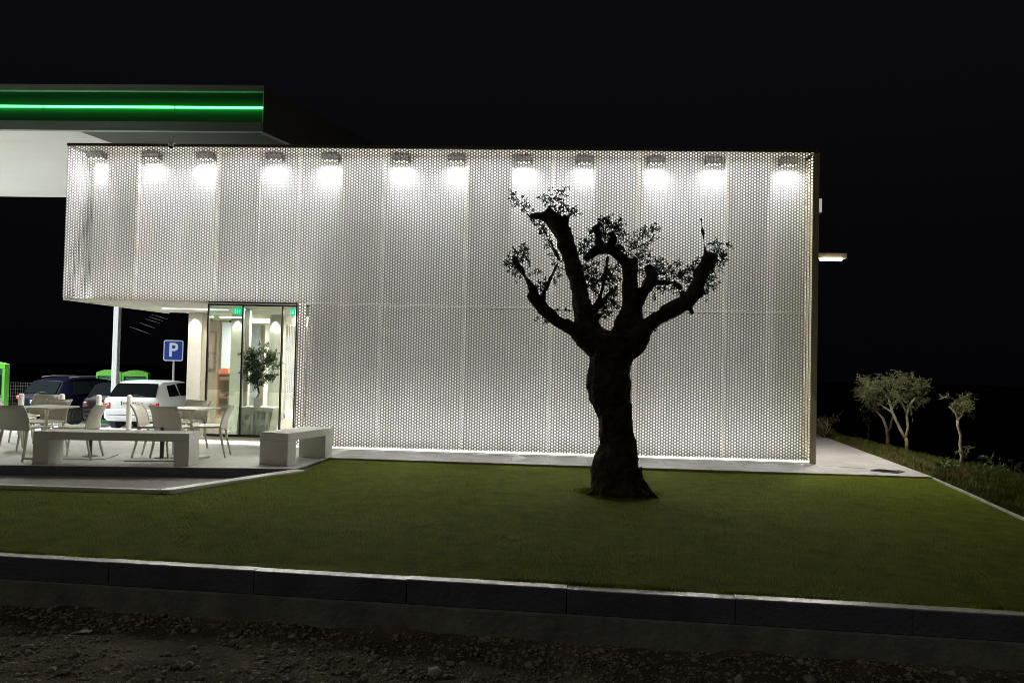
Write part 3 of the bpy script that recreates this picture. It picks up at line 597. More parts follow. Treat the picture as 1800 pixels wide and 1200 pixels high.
# front retaining kerb
KA, KB = gp(0, 969.5, -.05), gp(1800, 1073.5, -.05); kd = (KB-KA); kl = kd.length; kd.normalize(); kn = Vector((kd.y, -kd.x, 0))
rw = thing('retaining_kerb', (0, 0, 0), 0, 'long pale topped concrete kerb wall between lawn and gravel', 'retaining wall')
j0 = gp(722, 1010, -.05); jj = (j0-KA).dot(kd); j1 = (gp(998, 1026, -.05)-KA).dot(kd); LB = j1-jj
k0 = -6; s_ = jj-LB*5
for k in range(13):
    a = KA+kd*(s_+k*LB+.002); b = KA+kd*(s_+(k+1)*LB-.002); t_ = .10
    jt = Vector((0, 0, 0))
    q = [a, b, b+kn*t_, a+kn*t_]; z1 = -.05+R_.uniform(-.003, .003)
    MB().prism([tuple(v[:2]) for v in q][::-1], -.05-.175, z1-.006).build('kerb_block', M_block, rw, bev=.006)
    MB().prism([tuple(v[:2]) for v in [a+kn*.0, b, b+kn*(t_-.006), a+kn*(t_-.006)]][::-1], z1-.006, z1+R_.uniform(-.001, .001)).build('pale_top', M_kerb, rw)  # thin pale layer on top puts its lit look into the colour
a = KA-kd*6; b = KB+kd*6
fp = []; N_ = 60
for k in range(N_+1):
    f0 = k/N_; p_ = a.lerp(b, f0)+kn*(.14+.02*sin(k*1.7)+R_.uniform(-.008, .008)); fp.append(tuple(p_[:2]))
MB().prism([tuple(a[:2]), tuple(b[:2])]+fp[::-1], -.75, -.226).build('footing', M_foot, rw)
# lawn
def inpoly(P, poly):
    x, y = P[:, 0], P[:, 1]; c = np.zeros(len(P), bool); n = len(poly)
    for i in range(n):
        x1, y1 = poly[i][:2]; x2, y2 = poly[(i+1) % n][:2]
        m_ = ((y1 > y) != (y2 > y)) & (x < (x2-x1)*(y-y1)/(y2-y1+1e-12)+x1); c ^= m_
    return c
F0 = gp(1800, 908, 0); dE = (F0-E0).normalized()
KE = KB+kd*6; KS = KA-kd*6
# where edging line meets kerb
den = dE.x*kd.y-dE.y*kd.x; tt = ((KA.x-E0.x)*kd.y-(KA.y-E0.y)*kd.x)/den; EX = E0+dE*tt
if tt < 0 or tt > 12: EX = E0+dE*7
lawnp = [KS, EX, E0-Vector((.0, .0, 0)), D0, C0+Vector((.15, -.02, 0)), Vector((Bk.x+.1, Bk.y-.03, 0)), Vector((Kl.x, Kl.y-.04, 0))]
lawnp = [(p_.x, p_.y) for p_ in lawnp]
def lz(x, y):
    return ZLAWN+.012*np.sin(x*1.3+y*.7)*np.sin(y*1.9-x*.4)-.03*np.clip((10-y)/4, 0, 1)
nx, ny = 120, 70; gx = np.linspace(-22, 12, nx); gy = np.linspace(4, 13.2, ny)
M_lawn = mat('lawn_soil_grass', (.13, .15, .012), .95, col2=(.06, .085, .010), vs=6, bump=.8, bs=90, spec=0.05)
me = bpy.data.meshes.new('lawn'); bmm = bmesh.new()
from mathutils.geometry import delaunay_2d_cdt
gpts = np.stack(np.meshgrid(np.arange(-30, 14, .3), np.arange(3.5, 13.5, .3)), -1).reshape(-1, 2)+NR.uniform(-.04, .04, (147*34, 2))[:0].sum()
gpts = gpts[inpoly(gpts, lawnp)]
nl = len(lawnp); allv = [Vector(p_) for p_ in lawnp]+[Vector((float(a_), float(b_))) for a_, b_ in gpts]
vo, eo, fo_, *_r = delaunay_2d_cdt(allv, [], [list(range(nl))], 1, 1e-5)
vv = [bmm.verts.new((v[0], v[1], 0)) for v in vo]
for f in fo_:
    try: bmm.faces.new([vv[i_] for i_ in f])
    except ValueError: pass
for v in bmm.verts: v.co.z = float(lz(v.co.x, v.co.y))
bmesh.ops.recalc_face_normals(bmm, faces=bmm.faces[:]); bmm.to_mesh(me); bmm.free(); me.materials.append(M_lawn)
lo = bpy.data.objects.new('lawn', me); COL.objects.link(lo); lo['kind'] = 'structure'
def grassmat(name, a, b, c):
    m = bpy.data.materials.new(name); m.use_nodes = True; N = m.node_tree; L = N.links; bs_ = N.nodes['Principled BSDF']; bs_.inputs['Roughness'].default_value = 1; bs_.inputs['Specular IOR Level'].default_value = 0
    tc = N.nodes.new('ShaderNodeTexCoord'); n1 = N.nodes.new('ShaderNodeTexNoise'); n1.inputs['Scale'].default_value = .9; n1.inputs['Detail'].default_value = 4
    n2 = N.nodes.new('ShaderNodeTexNoise'); n2.inputs['Scale'].default_value = 45; L.new(tc.outputs['Object'], n1.inputs[0]); L.new(tc.outputs['Object'], n2.inputs[0])
    r1 = N.nodes.new('ShaderNodeValToRGB'); r1.color_ramp.elements[0].position = .42; r1.color_ramp.elements[1].position = .60
    r1.color_ramp.elements[0].color = (*a, 1); r1.color_ramp.elements[1].color = (*b, 1); L.new(n1.outputs[0], r1.inputs[0])
    r2_ = N.nodes.new('ShaderNodeValToRGB'); r2_.color_ramp.elements[0].position = .56; r2_.color_ramp.elements[1].position = .75; r2_.color_ramp.elements[0].color = (0, 0, 0, 1); r2_.color_ramp.elements[1].color = (1, 1, 1, 1)
    L.new(n2.outputs[0], r2_.inputs[0]); mx = N.nodes.new('ShaderNodeMix'); mx.data_type = 'RGBA'; L.new(r2_.outputs[0], mx.inputs[0]); L.new(r1.outputs[0], mx.inputs[6]); mx.inputs[7].default_value = (*c, 1)
    ge = N.nodes.new('ShaderNodeNewGeometry'); mr = N.nodes.new('ShaderNodeMapRange'); mr.inputs[3].default_value = .65; mr.inputs[4].default_value = 1.3; L.new(ge.outputs['Random Per Island'], mr.inputs[0])
    n3 = N.nodes.new('ShaderNodeTexNoise'); n3.inputs['Scale'].default_value = 4.2; n3.inputs['Detail'].default_value = 5; n3.inputs['Roughness'].default_value = .7; L.new(tc.outputs['Object'], n3.inputs[0])
    m3 = N.nodes.new('ShaderNodeMapRange'); m3.inputs[1].default_value = .38; m3.inputs[2].default_value = .64; m3.inputs[3].default_value = .45; m3.inputs[4].default_value = 1.45; L.new(n3.outputs[0], m3.inputs[0])
    mm = N.nodes.new('ShaderNodeMath'); mm.operation = 'MULTIPLY'; L.new(mr.outputs[0], mm.inputs[0]); L.new(m3.outputs[0], mm.inputs[1])
    mz = N.nodes.new('ShaderNodeMix'); mz.data_type = 'RGBA'; mz.blend_type = 'MULTIPLY'; mz.inputs[0].default_value = 1; L.new(mx.outputs[2], mz.inputs[6]); L.new(mm.outputs[0], mz.inputs[7])
    L.new(mz.outputs[2], bs_.inputs['Base Color']); return m
def blades(n, xy, zf, h, wd, lean=.5):
    x, y = xy[:, 0], xy[:, 1]; z = zf(x, y)-.004
    a = NR.uniform(0, 2*pi, n); hh = h*NR.uniform(.45, 1.25, n); ln = NR.uniform(0, lean, n)*hh; b = NR.uniform(0, 2*pi, n)
    dx, dy = np.cos(a)*wd/2, np.sin(a)*wd/2
    V = np.stack([np.stack([x-dx, y-dy, z], 1), np.stack([x+dx, y+dy, z], 1), np.stack([x+np.cos(b)*ln, y+np.sin(b)*ln, z+hh], 1)], 1).reshape(-1, 3)
    return V, np.arange(3*n).reshape(-1, 3)
n0 = 900000; P = np.stack([NR.uniform(-9.5, 8.8, n0), NR.uniform(4.3, 12.9, n0)], 1)
nzf = np.sin(P[:, 0]*2.1+np.sin(P[:, 1]*1.7)*2)*np.sin(P[:, 1]*2.7+P[:, 0]*.6)
P = P[inpoly(P, lawnp) & (NR.uniform(0, 1, n0) < .8+.2*nzf)]
hgt = .014
V, Fq = blades(len(P), P, lz, hgt, .0036, .8)
tag(npmesh('grass', V, Fq, grassmat('grass_blades', (.135, .22, .011), (.26, .29, .018), (.40, .30, .04)), None, 3), 'short mown green grass covering the lawn', kind='stuff')
# tufts overhanging kerb and pavement edges, and round the foot of the olive
TP = []
for a_, b_, n_t, wd_t, off in ((KS, EX, 26000, .016, Vector((0, .012, 0))), (D0, E0, 9000, .012, Vector((0, -.008, 0))), (C0, D0, 1500, .015, Vector((.012, -.012, 0))), (Bk, C0, 2500, .015, Vector((.02, -.05, 0)))):
    f_ = NR.uniform(0, 1, n_t); cl_ = np.sin(f_*170)+np.sin(f_*61+2)+NR.uniform(-1, 1, n_t) > -.6
    xx = a_.x+(b_.x-a_.x)*f_+off.x+NR.normal(0, wd_t, n_t); yy = a_.y+(b_.y-a_.y)*f_+off.y+NR.normal(0, wd_t, n_t); TP.append(np.stack([xx, yy], 1)[cl_])
aa = NR.uniform(0, 2*pi, 5200); rr = .30+np.abs(NR.normal(0, .09, 5200))+.05*np.sin(aa*3)
TP.append(np.stack([base.x+rr*1.1*np.cos(aa), YT+rr*np.sin(aa)], 1)); TP = np.concatenate(TP)
V, Fq = blades(len(TP), TP, lz, .032, .0042, .9)
tag(npmesh('grass_tufts', V, Fq, bpy.data.materials['grass_blades'], None, 3), 'longer untrimmed grass along the kerbs and round the olive trunk', kind='stuff')
EDG = thing('edging_strip', (0, 0, 0), 0, 'thin pale edging strip dividing lawn from the rough bank', 'edging')
g = MB(); e1 = E0+dE*9; nn = Vector((-dE.y, dE.x, 0))*.010
ks = [E0.lerp(e1, k/14) for k in range(15)]
for k in range(14):
    a, b = ks[k]+dE*.003, ks[k+1]-dE*.003; wv = nn*(1+R_.uniform(-.2, .2))
    g.prism([tuple((a-wv)[:2]), tuple((b-wv)[:2]), tuple((b+wv)[:2]), tuple((a+wv)[:2])], -.3, -.004+R_.uniform(-.004, .004))
g.build('edging', mat('edging_grey', (.40, .40, .36), .8, var=.3, vs=8), EDG)
# right bank: rough grass that falls away beyond its rim
inner = [far, Ep, E0, E0+dE*2, F0, F0+dE*2.5, F0+dE*6]
rim = [gp(1452, 748, -.0), gp(1470, 762, -.0), gp(1650, 803, -.0), gp(1761, 824, 0), gp(1800, 834, 0), gp(1800, 834, 0)+Vector((2.2, -2.2, 0)), gp(1800, 834, 0)+Vector((4, -6, 0))]
def resamp(pl, n):
    out = []
    for k in range(n+1):
        f = k/n*(len(pl)-1); i = min(int(f), len(pl)-2); out.append(pl[i].lerp(pl[i+1], f-i))
    return out
nu_ = 60; I_ = resamp(inner, nu_); Rr = resamp(rim, nu_); vs = []; nvv = 22
bankpts = []
for k in range(nu_+1):
    o_ = (Rr[k]-I_[k]); o_.z = 0; o_ = o_.normalized() if o_.length > .01 else Vector((1, .3, 0))
    for j in range(nvv+1):
        if j <= 12:
            f = j/12; p_ = I_[k].lerp(Rr[k], f); z = -.02+.05*sin(pi*f)*(.6+.4*sin(k*.5))+.02*sin(k*1.9+j*1.3)*min(1, f*4)
        else:
            f = (j-12)/10; p_ = Rr[k]+o_*(f*5); z = -.02-2.95*min(1, f*1.0)**1.0+.05*sin(k*.9+j)
        vs.append((p_.x, p_.y, z))
fs = [(k*(nvv+1)+j, k*(nvv+1)+j+1, (k+1)*(nvv+1)+j+1, (k+1)*(nvv+1)+j) for k in range(nu_) for j in range(nvv)]
bk = MB().add(vs, fs).build('bank', mat('bank_soil', (.085, .072, .030), .95, col2=(.045, .05, .018), vs=1.8, bump=.8, bs=60, spec=0.05), smooth=True); bk['kind'] = 'structure'
Vb = np.array(vs).reshape(nu_+1, nvv+1, 3); nB = 60000
ku = NR.uniform(0, nu_-.01, nB); kv = NR.uniform(.1, 15.9, nB); i0 = ku.astype(int); j0_ = kv.astype(int); fu = (ku-i0)[:, None]; fv = (kv-j0_)[:, None]
PB = (Vb[i0, j0_]*(1-fu)+Vb[i0+1, j0_]*fu)*(1-fv)+(Vb[i0, j0_+1]*(1-fu)+Vb[i0+1, j0_+1]*fu)*fv
zz = PB[:, 2].copy()
V, Fq = blades(nB, PB[:, :2], lambda x, y: zz, .06, .007, 1.0)
tag(npmesh('rough_grass', V, Fq, grassmat('rough_grass_blades', (.075, .105, .022), (.12, .115, .035), (.19, .14, .06)), None, 3), 'uneven taller grass on the right bank', kind='stuff')
# weeds at the foot of the slender olive
wp = gp(1725, 826, 0)
cs = [(Vector((wp.x+R_.uniform(-.7, .7), wp.y+R_.uniform(-.35, .35), R_.uniform(.0, .12))), .08, .8) for _ in range(10)]
wd_ = thing('weed_patch', (0, 0, 0), 0, 'low patch of leafy green weeds at the foot of the slender young olive', 'weeds'); 
foliage('leaves', cs, mat('weed_leaf', (.07, .13, .03), .6), wd_, L=.06, W=.012, twig=.12, per=10)
# gravel yard in front
def gz(x, y): return -.40+.03*np.sin(x*1.1+y*.8)*np.sin(y*1.7)+.014*np.sin(x*5.3+y*3)*np.sin(y*6.1-x*2)+.035*np.exp(-((y-5.3+.06*x)**2)/.15)*0
gx = np.linspace(-14, 14, 260); gy = np.linspace(-3, 6.6, 150); X, Y = np.meshgrid(gx, gy, indexing='ij')
Z = gz(X, Y)+NR.normal(0, .009, X.shape); V = np.stack([X, Y, Z], -1).reshape(-1, 3); a = np.arange(260*150).reshape(260, 150)
Fq = np.stack([a[:-1, :-1], a[1:, :-1], a[1:, 1:], a[:-1, 1:]], -1).reshape(-1, 4)
go = npmesh('ground_gravel', V, Fq, mat('gravel_soil', (.23, .20, .145), .95, col2=(.075, .066, .050), vs=1.4, bump=1, bs=60, spec=0.05)); go['kind'] = 'structure'
ico = bmesh.new(); bmesh.ops.create_icosphere(ico, subdivisions=1, radius=1); iv = np.array([v.co[:] for v in ico.verts]); ifc = np.array([[v.index for v in f.verts] for f in ico.faces]); ico.free()
def stones(name, P, sz, m, label):
    n = len(P); s_ = sz*np.exp(NR.normal(0, .45, n)); sc = NR.uniform(.6, 1.2, (n, 1, 3)); a = NR.uniform(0, 2*pi, n)
    V = iv[None]*sc*s_[:, None, None]*(1+NR.normal(0, .13, (n, len(iv), 1))); ca, sa = np.cos(a)[:, None], np.sin(a)[:, None]
    V = np.stack([V[..., 0]*ca-V[..., 1]*sa, V[..., 0]*sa+V[..., 1]*ca, V[..., 2]*.7], -1)+P[:, None, :]
    Fq = (ifc[None]+(np.arange(n)*len(iv))[:, None, None]).reshape(-1, 3)
    return tag(npmesh(name, V.reshape(-1, 3), Fq, m, None, 3), label, kind='stuff')
n = 60000; P = np.stack([NR.uniform(-6, 6, n), NR.uniform(3.6, 6.1, n)], 1); P = np.column_stack([P, gz(P[:, 0], P[:, 1])])
kk = (KA.y+(P[:, 0]-KA.x)*kd.y/kd.x); dk = kk-.13-P[:, 1]
msk = (dk > 0) & ((NR.uniform(0, 1, n) < .55) | (dk < .45)) & (np.sin(P[:, 0]*2.3+1)*np.sin(P[:, 1]*4+P[:, 0])+NR.uniform(-1, 1, n)*.8 > -.5); P = P[msk]; dk = dk[msk]
sm = NR.uniform(0, 1, len(P)) < .5
stones('gravel', P[sm], .011, mat('gravel_grey', (.38, .34, .28), .9, var=.5, vs=20), 'loose grey and tan gravel below the kerb wall')
stones('gravel', P[~sm], .008, mat('gravel_tan', (.27, .22, .15), .9, var=.5, vs=20), 'smaller brown gravel and clods below the kerb wall')
n = 320; P = np.stack([NR.uniform(-6, 6, n), NR.uniform(3.6, 6.1, n)], 1); P = np.column_stack([P, gz(P[:, 0], P[:, 1])]); kk = (KA.y+(P[:, 0]-KA.x)*kd.y/kd.x); dk = kk-.17-P[:, 1]
P = P[(dk > 0) & ((dk < .5) | (NR.uniform(0, 1, n) < .3))]
stones('rubble', P, .022, mat('rubble_stone', (.42, .40, .35), .9, var=.4, vs=12), 'larger broken stones scattered along the kerb wall')
n = 42000; P = np.stack([NR.uniform(-5, 5, n), NR.uniform(3.6, 6.1, n)], 1); kk = (KA.y+(P[:, 0]-KA.x)*kd.y/kd.x); dk = kk-.2-P[:, 1]
pat = np.sin(P[:, 0]*1.3+2.2)*np.sin(P[:, 1]*3.1+P[:, 0]*.9+.5)+.4*np.sin(P[:, 0]*4+P[:, 1]*5); P = P[(dk > 0) & (pat > .12+.5*(dk < .4))]
V, Fq = blades(len(P), P, gz, .022, .004, 1.6)
tag(npmesh('weeds', V, Fq, grassmat('weed_blades', (.08, .085, .03), (.13, .11, .05), (.2, .15, .08)), None, 3), 'dry sparse weeds growing through the gravel', kind='stuff')
# crumpled paper scrap
p_ = gp(151, 1113, -.39)
g = MB(); n_ = 7
pts = [[Vector(((i-3)*.012, (j-3)*.009, .006+R_.uniform(0, .014))) for j in range(n_)] for i in range(n_)]
g.add([pts[i][j] for i in range(n_) for j in range(n_)]+[pts[i][j]-Vector((0, 0, .002)) for i in range(n_) for j in range(n_)], [(i*n_+j, (i+1)*n_+j, (i+1)*n_+j+1, i*n_+j+1) for i in range(n_-1) for j in range(n_-1)]+[(49+i*n_+j, 49+i*n_+j+1, 49+(i+1)*n_+j+1, 49+(i+1)*n_+j) for i in range(n_-1) for j in range(n_-1)])
o = g.build('paper_scrap', mat('paper', (.85, .85, .85), .7)); o.location = (p_.x, p_.y, float(gz(p_.x, p_.y))+.004); tag(o, 'crumpled white paper scrap lying on the gravel', 'litter')
# ------------------------------------------------------------------ benches
def bench(name, corner, ux, L, W, H, label):
    rz = math.atan2(ux.y, ux.x); t = thing(name, (corner.x, corner.y, .0), rz, label, 'bench', 'concrete benches on the plaza')
    MB().box(0, L, 0, W, H-.11, H).build('seat', M_bench, t, bev=.006)
    for x0 in (0, L-.2): MB().box(x0, x0+.2, .002, W-.002, .001, H-.111).build('leg', M_bench, t, bev=.006)
    return t
b1 = gp(56, 817, 0); b2 = gp(331, 820.5, 0); ux = (b2-b1); ux.z = 0
bench('bench', b1, ux.normalized(), ux.length, .42, .45, 'long pale concrete bench on the plaza edge, nearer the chairs')
b1 = gp(505, 819, 0); b2 = gp(577, 804.5, 0); ux = (b2-b1); ux.z = 0; ln = 1.16
bench('bench', b1, ux.normalized(), ln, .47, .455, 'shorter concrete bench end on beside the lawn corner')
# ------------------------------------------------------------------ chairs and tables
def make_chair():
    t = thing('chair')
    def back(u, v):
        x = (u-.5)*.47; c = (1-(2*u-1)**2)
        y = -.205-.02*v-.10*v**2.6-.045*c; z = .42+.355*v-.014*v*c; x *= 1-.03*v
        return Vector((x, y, z)), Vector((.0+(2*u-1)*-.35, -1, -.22)).normalized()
    g = MB().slab(back, 10, 10, .014)
    for u_ in (0, 1): g.tube([back(u_, v_/8)[0] for v_ in range(9)], .012, 8)
    g.tube([back(u_/10, 1)[0] for u_ in range(11)], .009, 8)
    g.build('backrest', M_chair, t, smooth=True)
    def seat(u, v):
        x = (u-.5)*.46; y = -.21+.43*v; c = (1-(2*u-1)**2)
        return Vector((x, y, .452-.018*c*(1-abs(2*v-1)**3)-.02*max(0, v-.85)/.15*.6)), Vector((0, 0, 1))
    MB().slab(seat, 8, 10, .024).build('seat', M_chair, t, smooth=True)
    for sx in (-1, 1):
        MB().tube([(sx*.205, .18, .44), (sx*.215, .20, .2), (sx*.225, .225, 0)], [.021, .017, .013], 8).build('leg', M_chair, t, smooth=True)
        MB().tube([(sx*.20, -.19, .46), (sx*.208, -.235, .2), (sx*.22, -.285, 0)], [.022, .018, .014], 8).build('leg', M_chair, t, smooth=True)
    return t
def copy_tree(o):
    c = o.copy(); COL.objects.link(c)
    for ch in o.children: d_ = ch.copy(); COL.objects.link(d_); d_.parent = c
    return c
ch0 = make_chair(); used = False
def chair(px, py, rz, label):
    global used
    o = ch0 if not used else copy_tree(ch0); used = True
    p_ = gp(px, py, 0); o.location = (p_.x, p_.y, .001); o.rotation_euler = (0, 0, radians(rz)); tag(o, label, 'chair', 'beige plastic chairs on the plaza')
# px,py = floor point under the seat centre; rz 0 = facing away from camera
chair(44, 806, -8, 'large beige chair seen from behind at the left picture edge')
chair(22, 784, -75, 'beige chair half hidden behind the large chair at the left edge')
chair(72, 792, 170, 'beige chair behind the left table, nearest the table top')
chair(55, 776, 174, 'beige chair farthest back, seen over the left table top')
chair(134, 805, 100, 'beige chair side on to the right of the left table, facing left')
chair(276, 802, -80, 'beige chair side on facing right in front of the white car')
chair(309, 803, -12, 'beige chair with its back to the lawn, nearest the bench middle')
chair(324, 789, 168, 'beige chair facing the lawn behind the right hand table')
chair(366, 801, 103, 'beige chair side on facing left in front of the glass pane')
def make_table():
    t = thing('cafe_table')
    MB().box(-.29, .29, -.29, .29, .715, .74).build('table_top', M_table, t, bev=.008)
    MB().tube([(0, 0, .03), (0, 0, .6), (0, 0, .66), (0, 0, .714)], [.02, .02, .03, .10], 14).build('pedestal', M_chair, t, smooth=True)
    MB().frust((0, 0, .001), .2, .2, (0, 0, .03), .19, .19).build('base', M_chair, t, bev=.004)
    return t
tb = make_table(); p_ = gp(79, 805, 0); tb.location = (p_.x, p_.y, .001); tb.rotation_euler = (0, 0, radians(-10)); tag(tb, 'square pale cafe table between the chairs at the left edge', 'table', 'cafe tables on the plaza')
tb2 = copy_tree(tb); p_ = gp(334, 805, 0); tb2.location = (p_.x, p_.y, .001); tb2.rotation_euler = (0, 0, radians(-12)); tag(tb2, 'square pale cafe table in front of the lit pillar', 'table', 'cafe tables on the plaza')
M_bronze = mat('bronze_post', (.07, .06, .045), .45, metal=.3)
for px, py, lb in ((158, 803, 'dark parasol base tube on a square plate left of the white car'), (284, 806, 'dark parasol base tube under the chair with its back to the lawn')):
    p_ = gp(px, py, 0); t = thing('parasol_base', (p_.x, p_.y, 0), radians(12), lb, 'parasol base', 'parasol bases without parasols')
    MB().box(-.42, .3, -.3, .3, .001, .012).build('base_plate', M_pave, t, bev=.003); MB().cyl(0, 0, .0125, .02, .1, 20).build('flange', M_bronze, t)
    MB().cyl(0, 0, .0205, .46, .028, 18).build('tube', M_bronze, t, smooth=False)
# ------------------------------------------------------------------ bollards
for px, py, lb in ((38, 691, 'white bollard in front of the dark blue car, leftmost'), (109.5, 691.5, 'white bollard in front of the side of the dark blue car'), (174, 693, 'white bollard at the left corner of the white car'), (228, 693.5, 'white bollard in front of the white car number plate')):
    q = yp(px, py, 14.9); zb = -.08*(14.9-YS)
    t = thing('bollard', (q.x, 14.9, zb-.01), 0, lb, 'bollard', 'white bollards along the plaza')
    g = MB(); h_ = q.z-zb; g.tube([(0, 0, .01), (0, 0, h_-.02), (0, 0, h_-.004), (0, 0, h_+.005)], [.05, .05, .042, .02], 18); g.build('post', M_white, t)
    MB().cyl(0, 0, 0, .02, .075, 18).build('base', M_galv, t)
# ------------------------------------------------------------------ cars
def car(name, loc, rz, paint, St, W, label, rw_, sidew, lights, wheels, plate_z, cat='car', tl=None):
    """St: stations (y, zlow, zbelt, halfw, zroof, roofhw). Rear at y=0, forward +y."""
    t = thing(name, loc, rz, label, cat, 'cars parked beyond the plaza'); vs = []; fs = []
    for (y, zl, zb, hw, zr, rh) in St:
        sec = [(hw*.86, zl), (hw*.97, zl+.08), (hw, (zl+zb)*.5), (hw*.975, zb-.06), (hw*.94, zb), (rh+.3*(hw*.94-rh)*.6, zb+(zr-zb)*.72 if zr-zb > .1 else zb+.01), (rh, zr-.035 if zr-zb > .1 else zb+.02), (rh*.72, zr)]
        sec = sec+[(-a, b) for a, b in sec[::-1]]; vs += [(a, y, b) for a, b in sec]
    n = 16
    for i in range(len(St)-1):
        for k in range(n-1): fs.append((i*n+k, (i+1)*n+k, (i+1)*n+k+1, i*n+k+1))
        fs.append((i*n+n-1, (i+1)*n+n-1, (i+1)*n, i*n))
    fs += [tuple(range(n)), tuple(range((len(St)-1)*n, len(St)*n))[::-1]]
    bo = MB().add(vs, fs).build('body', paint, t, smooth=True)
    bo.data.update(); bm_ = bmesh.new(); bm_.from_mesh(bo.data); bmesh.ops.recalc_face_normals(bm_, faces=bm_.faces[:]); bm_.to_mesh(bo.data); bm_.free()
    es = bo.modifiers.new('e', 'EDGE_SPLIT'); es.split_angle = radians(38)
    # rear window: quad (z0, y0, hw0, z1, y1, hw1)
    z0, y0, h0, z1, y1, h1 = rw_
    def wq(P4, nm, off, m=M_cglass, par=t):
        n_ = (P4[1]-P4[0]).cross(P4[3]-P4[0]).normalized()*off
        return MB().add([p+n_*0 for p in P4]+[p+n_ for p in P4], [(3, 2, 1, 0), (4, 5, 6, 7)]+[(i, (i+1) % 4, 4+(i+1) % 4, 4+i) for i in range(4)]).build(nm, m, par)
    wq([Vector((-h0, y0-.012, z0)), Vector((h0, y0-.012, z0)), Vector((h1, y1-.012, z1)), Vector((-h1, y1-.012, z1))], 'rear_window', .012)
    for sx in (-1, 1):
        for (ya, yb, yc, yd, zb_, zt2, xb, xt) in sidew:
            Q = [Vector((sx*xb, ya, zb_)), Vector((sx*xb, yb, zb_)), Vector((sx*xt, yc, zt2)), Vector((sx*xt, yd, zt2))]
            if sx < 0: Q = Q[::-1]
            wq(Q, 'side_window', .012)
        for (x0, x1, z0_, z1_, yy, dd) in lights:
            l_ = MB().box(min(sx*x0, sx*x1), max(sx*x0, sx*x1), yy, yy+dd, z0_, z1_).build('tail_light', tl or M_red, t, bev=.02)
            MB().box(min(sx*(x0+.05), sx*(x1-.05)), max(sx*(x0+.05), sx*(x1-.05)), yy-.006, yy+.01, z1_-.045, z1_-.015).build('lens', M_lens, l_)
        mr_ = MB().box(min(sx*(W/2-.02), sx*(W/2+.17)), max(sx*(W/2-.02), sx*(W/2+.17)), wheels[1]-.55, wheels[1]-.45, .9, 1.02).build('mirror', paint, t, bev=.03)
        for wy in wheels:
            g = MB(); g.tube([(sx*(W/2-.2), wy, wheels_r), (sx*(W/2-.18), wy, wheels_r), (sx*(W/2-.02), wy, wheels_r), (sx*(W/2+.005), wy, wheels_r)], [wheels_r*.9, wheels_r, wheels_r, wheels_r*.93], 24)
            wo = g.build('wheel', M_tyre, t, smooth=False); MB().tube([(sx*(W/2-.02), wy, wheels_r), (sx*(W/2+.012), wy, wheels_r)], [wheels_r*.62, wheels_r*.58], 20).build('rim', M_rim, wo)
    yb_ = St[0][0]
    MB().box(-W*.43, W*.43, yb_-.07, yb_+.1, St[0][1]+.02, St[0][1]+.30).build('bumper', paint, t, bev=.04)
    MB().box(-W*.40, W*.40, yb_-.074, yb_-.069, St[0][1]+.13, St[0][1]+.145).build('trim_line', M_dark, t)
    pl_ = MB().box(-.26, .26, yb_-.012, yb_+.02, plate_z, plate_z+.12).build('number_plate', M_plate, t)
    g = MB()
    for k in range(6): g.box(-.19+k*.065, -.155+k*.065, yb_-.0145, yb_-.0125, plate_z+.03, plate_z+.09)
    g.build('plate_marks', mat('plate_ink', (.05, .05, .06), .5), pl_); MB().box(-.258, -.222, yb_-.0145, yb_-.0125, plate_z+.003, plate_z+.117).build('plate_band', M_blue, pl_)
    MB().tube([(-.1, rw_[1]-.04, rw_[0]+.02), (.1, rw_[1]-.015, rw_[0]+.05), (.32, rw_[1]-.02, rw_[0]+.035)], .008, 5).build('wiper', M_dark, t)
    return t
wheels_r = .28
hatch = [(.0,.30,.80,.74,.80,.66),(.05,.26,.88,.78,.895,.69),(.10,.25,.90,.79,.95,.69),(.45,.24,.91,.80,1.33,.62),(.66,.24,.91,.80,1.375,.61),(1.5,.24,.90,.80,1.38,.60),(2.1,.24,.89,.80,1.34,.59),(2.45,.24,.88,.80,1.18,.60),(2.85,.25,.86,.79,.92,.60),(3.3,.26,.76,.77,.78,.62),(3.6,.28,.66,.74,.67,.6),(3.72,.32,.55,.66,.55,.5)]
P_white = mat('white_car_paint', (.74, .78, .80), .3, spec=.6)
P_navy = mat('navy_car_paint', (.003, .0034, .010), .4, spec=.12)
P_black = mat('black_car_paint', (.005, .005, .006), .4, spec=.08)
Yc1 = 21.1; cx = (xat(180, Yc1, .3)+xat(279, Yc1, .3))/2
fz = lambda y: -.08*(y-YS)
car('parked_car', (cx, Yc1, fz(Yc1)+.0), radians(1.5), P_white, hatch, 1.6, 'small white hatchback seen from behind beside the pillar', (.935, .10, .67, 1.30, .425, .585),
    [(.72, 1.35, 1.32, .80, .93, 1.29, .765, .60), (1.45, 2.4, 2.15, 1.42, .93, 1.29, .765, .60)], [(.56, .79, .60, .78, -.015, .1)], (.62, 3.0), .70)
wheels_r = .34
suv = [(.0,.36,.86,.82,.86,.66),(.07,.32,.98,.88,.99,.68),(.2,.30,1.0,.90,1.12,.66),(.48,.30,1.02,.905,1.50,.60),(.85,.30,1.01,.91,1.585,.60),(1.8,.30,.99,.91,1.60,.61),(2.5,.30,.97,.91,1.52,.60),(2.95,.30,.95,.90,1.26,.62),(3.35,.31,.94,.90,1.0,.66),(3.9,.32,.88,.87,.90,.68),(4.25,.36,.76,.82,.77,.6),(4.36,.42,.6,.7,.6,.5)]
Yc2 = 25.2; cx = (xat(20, Yc2, .3)+xat(104, Yc2, .3))/2+.05
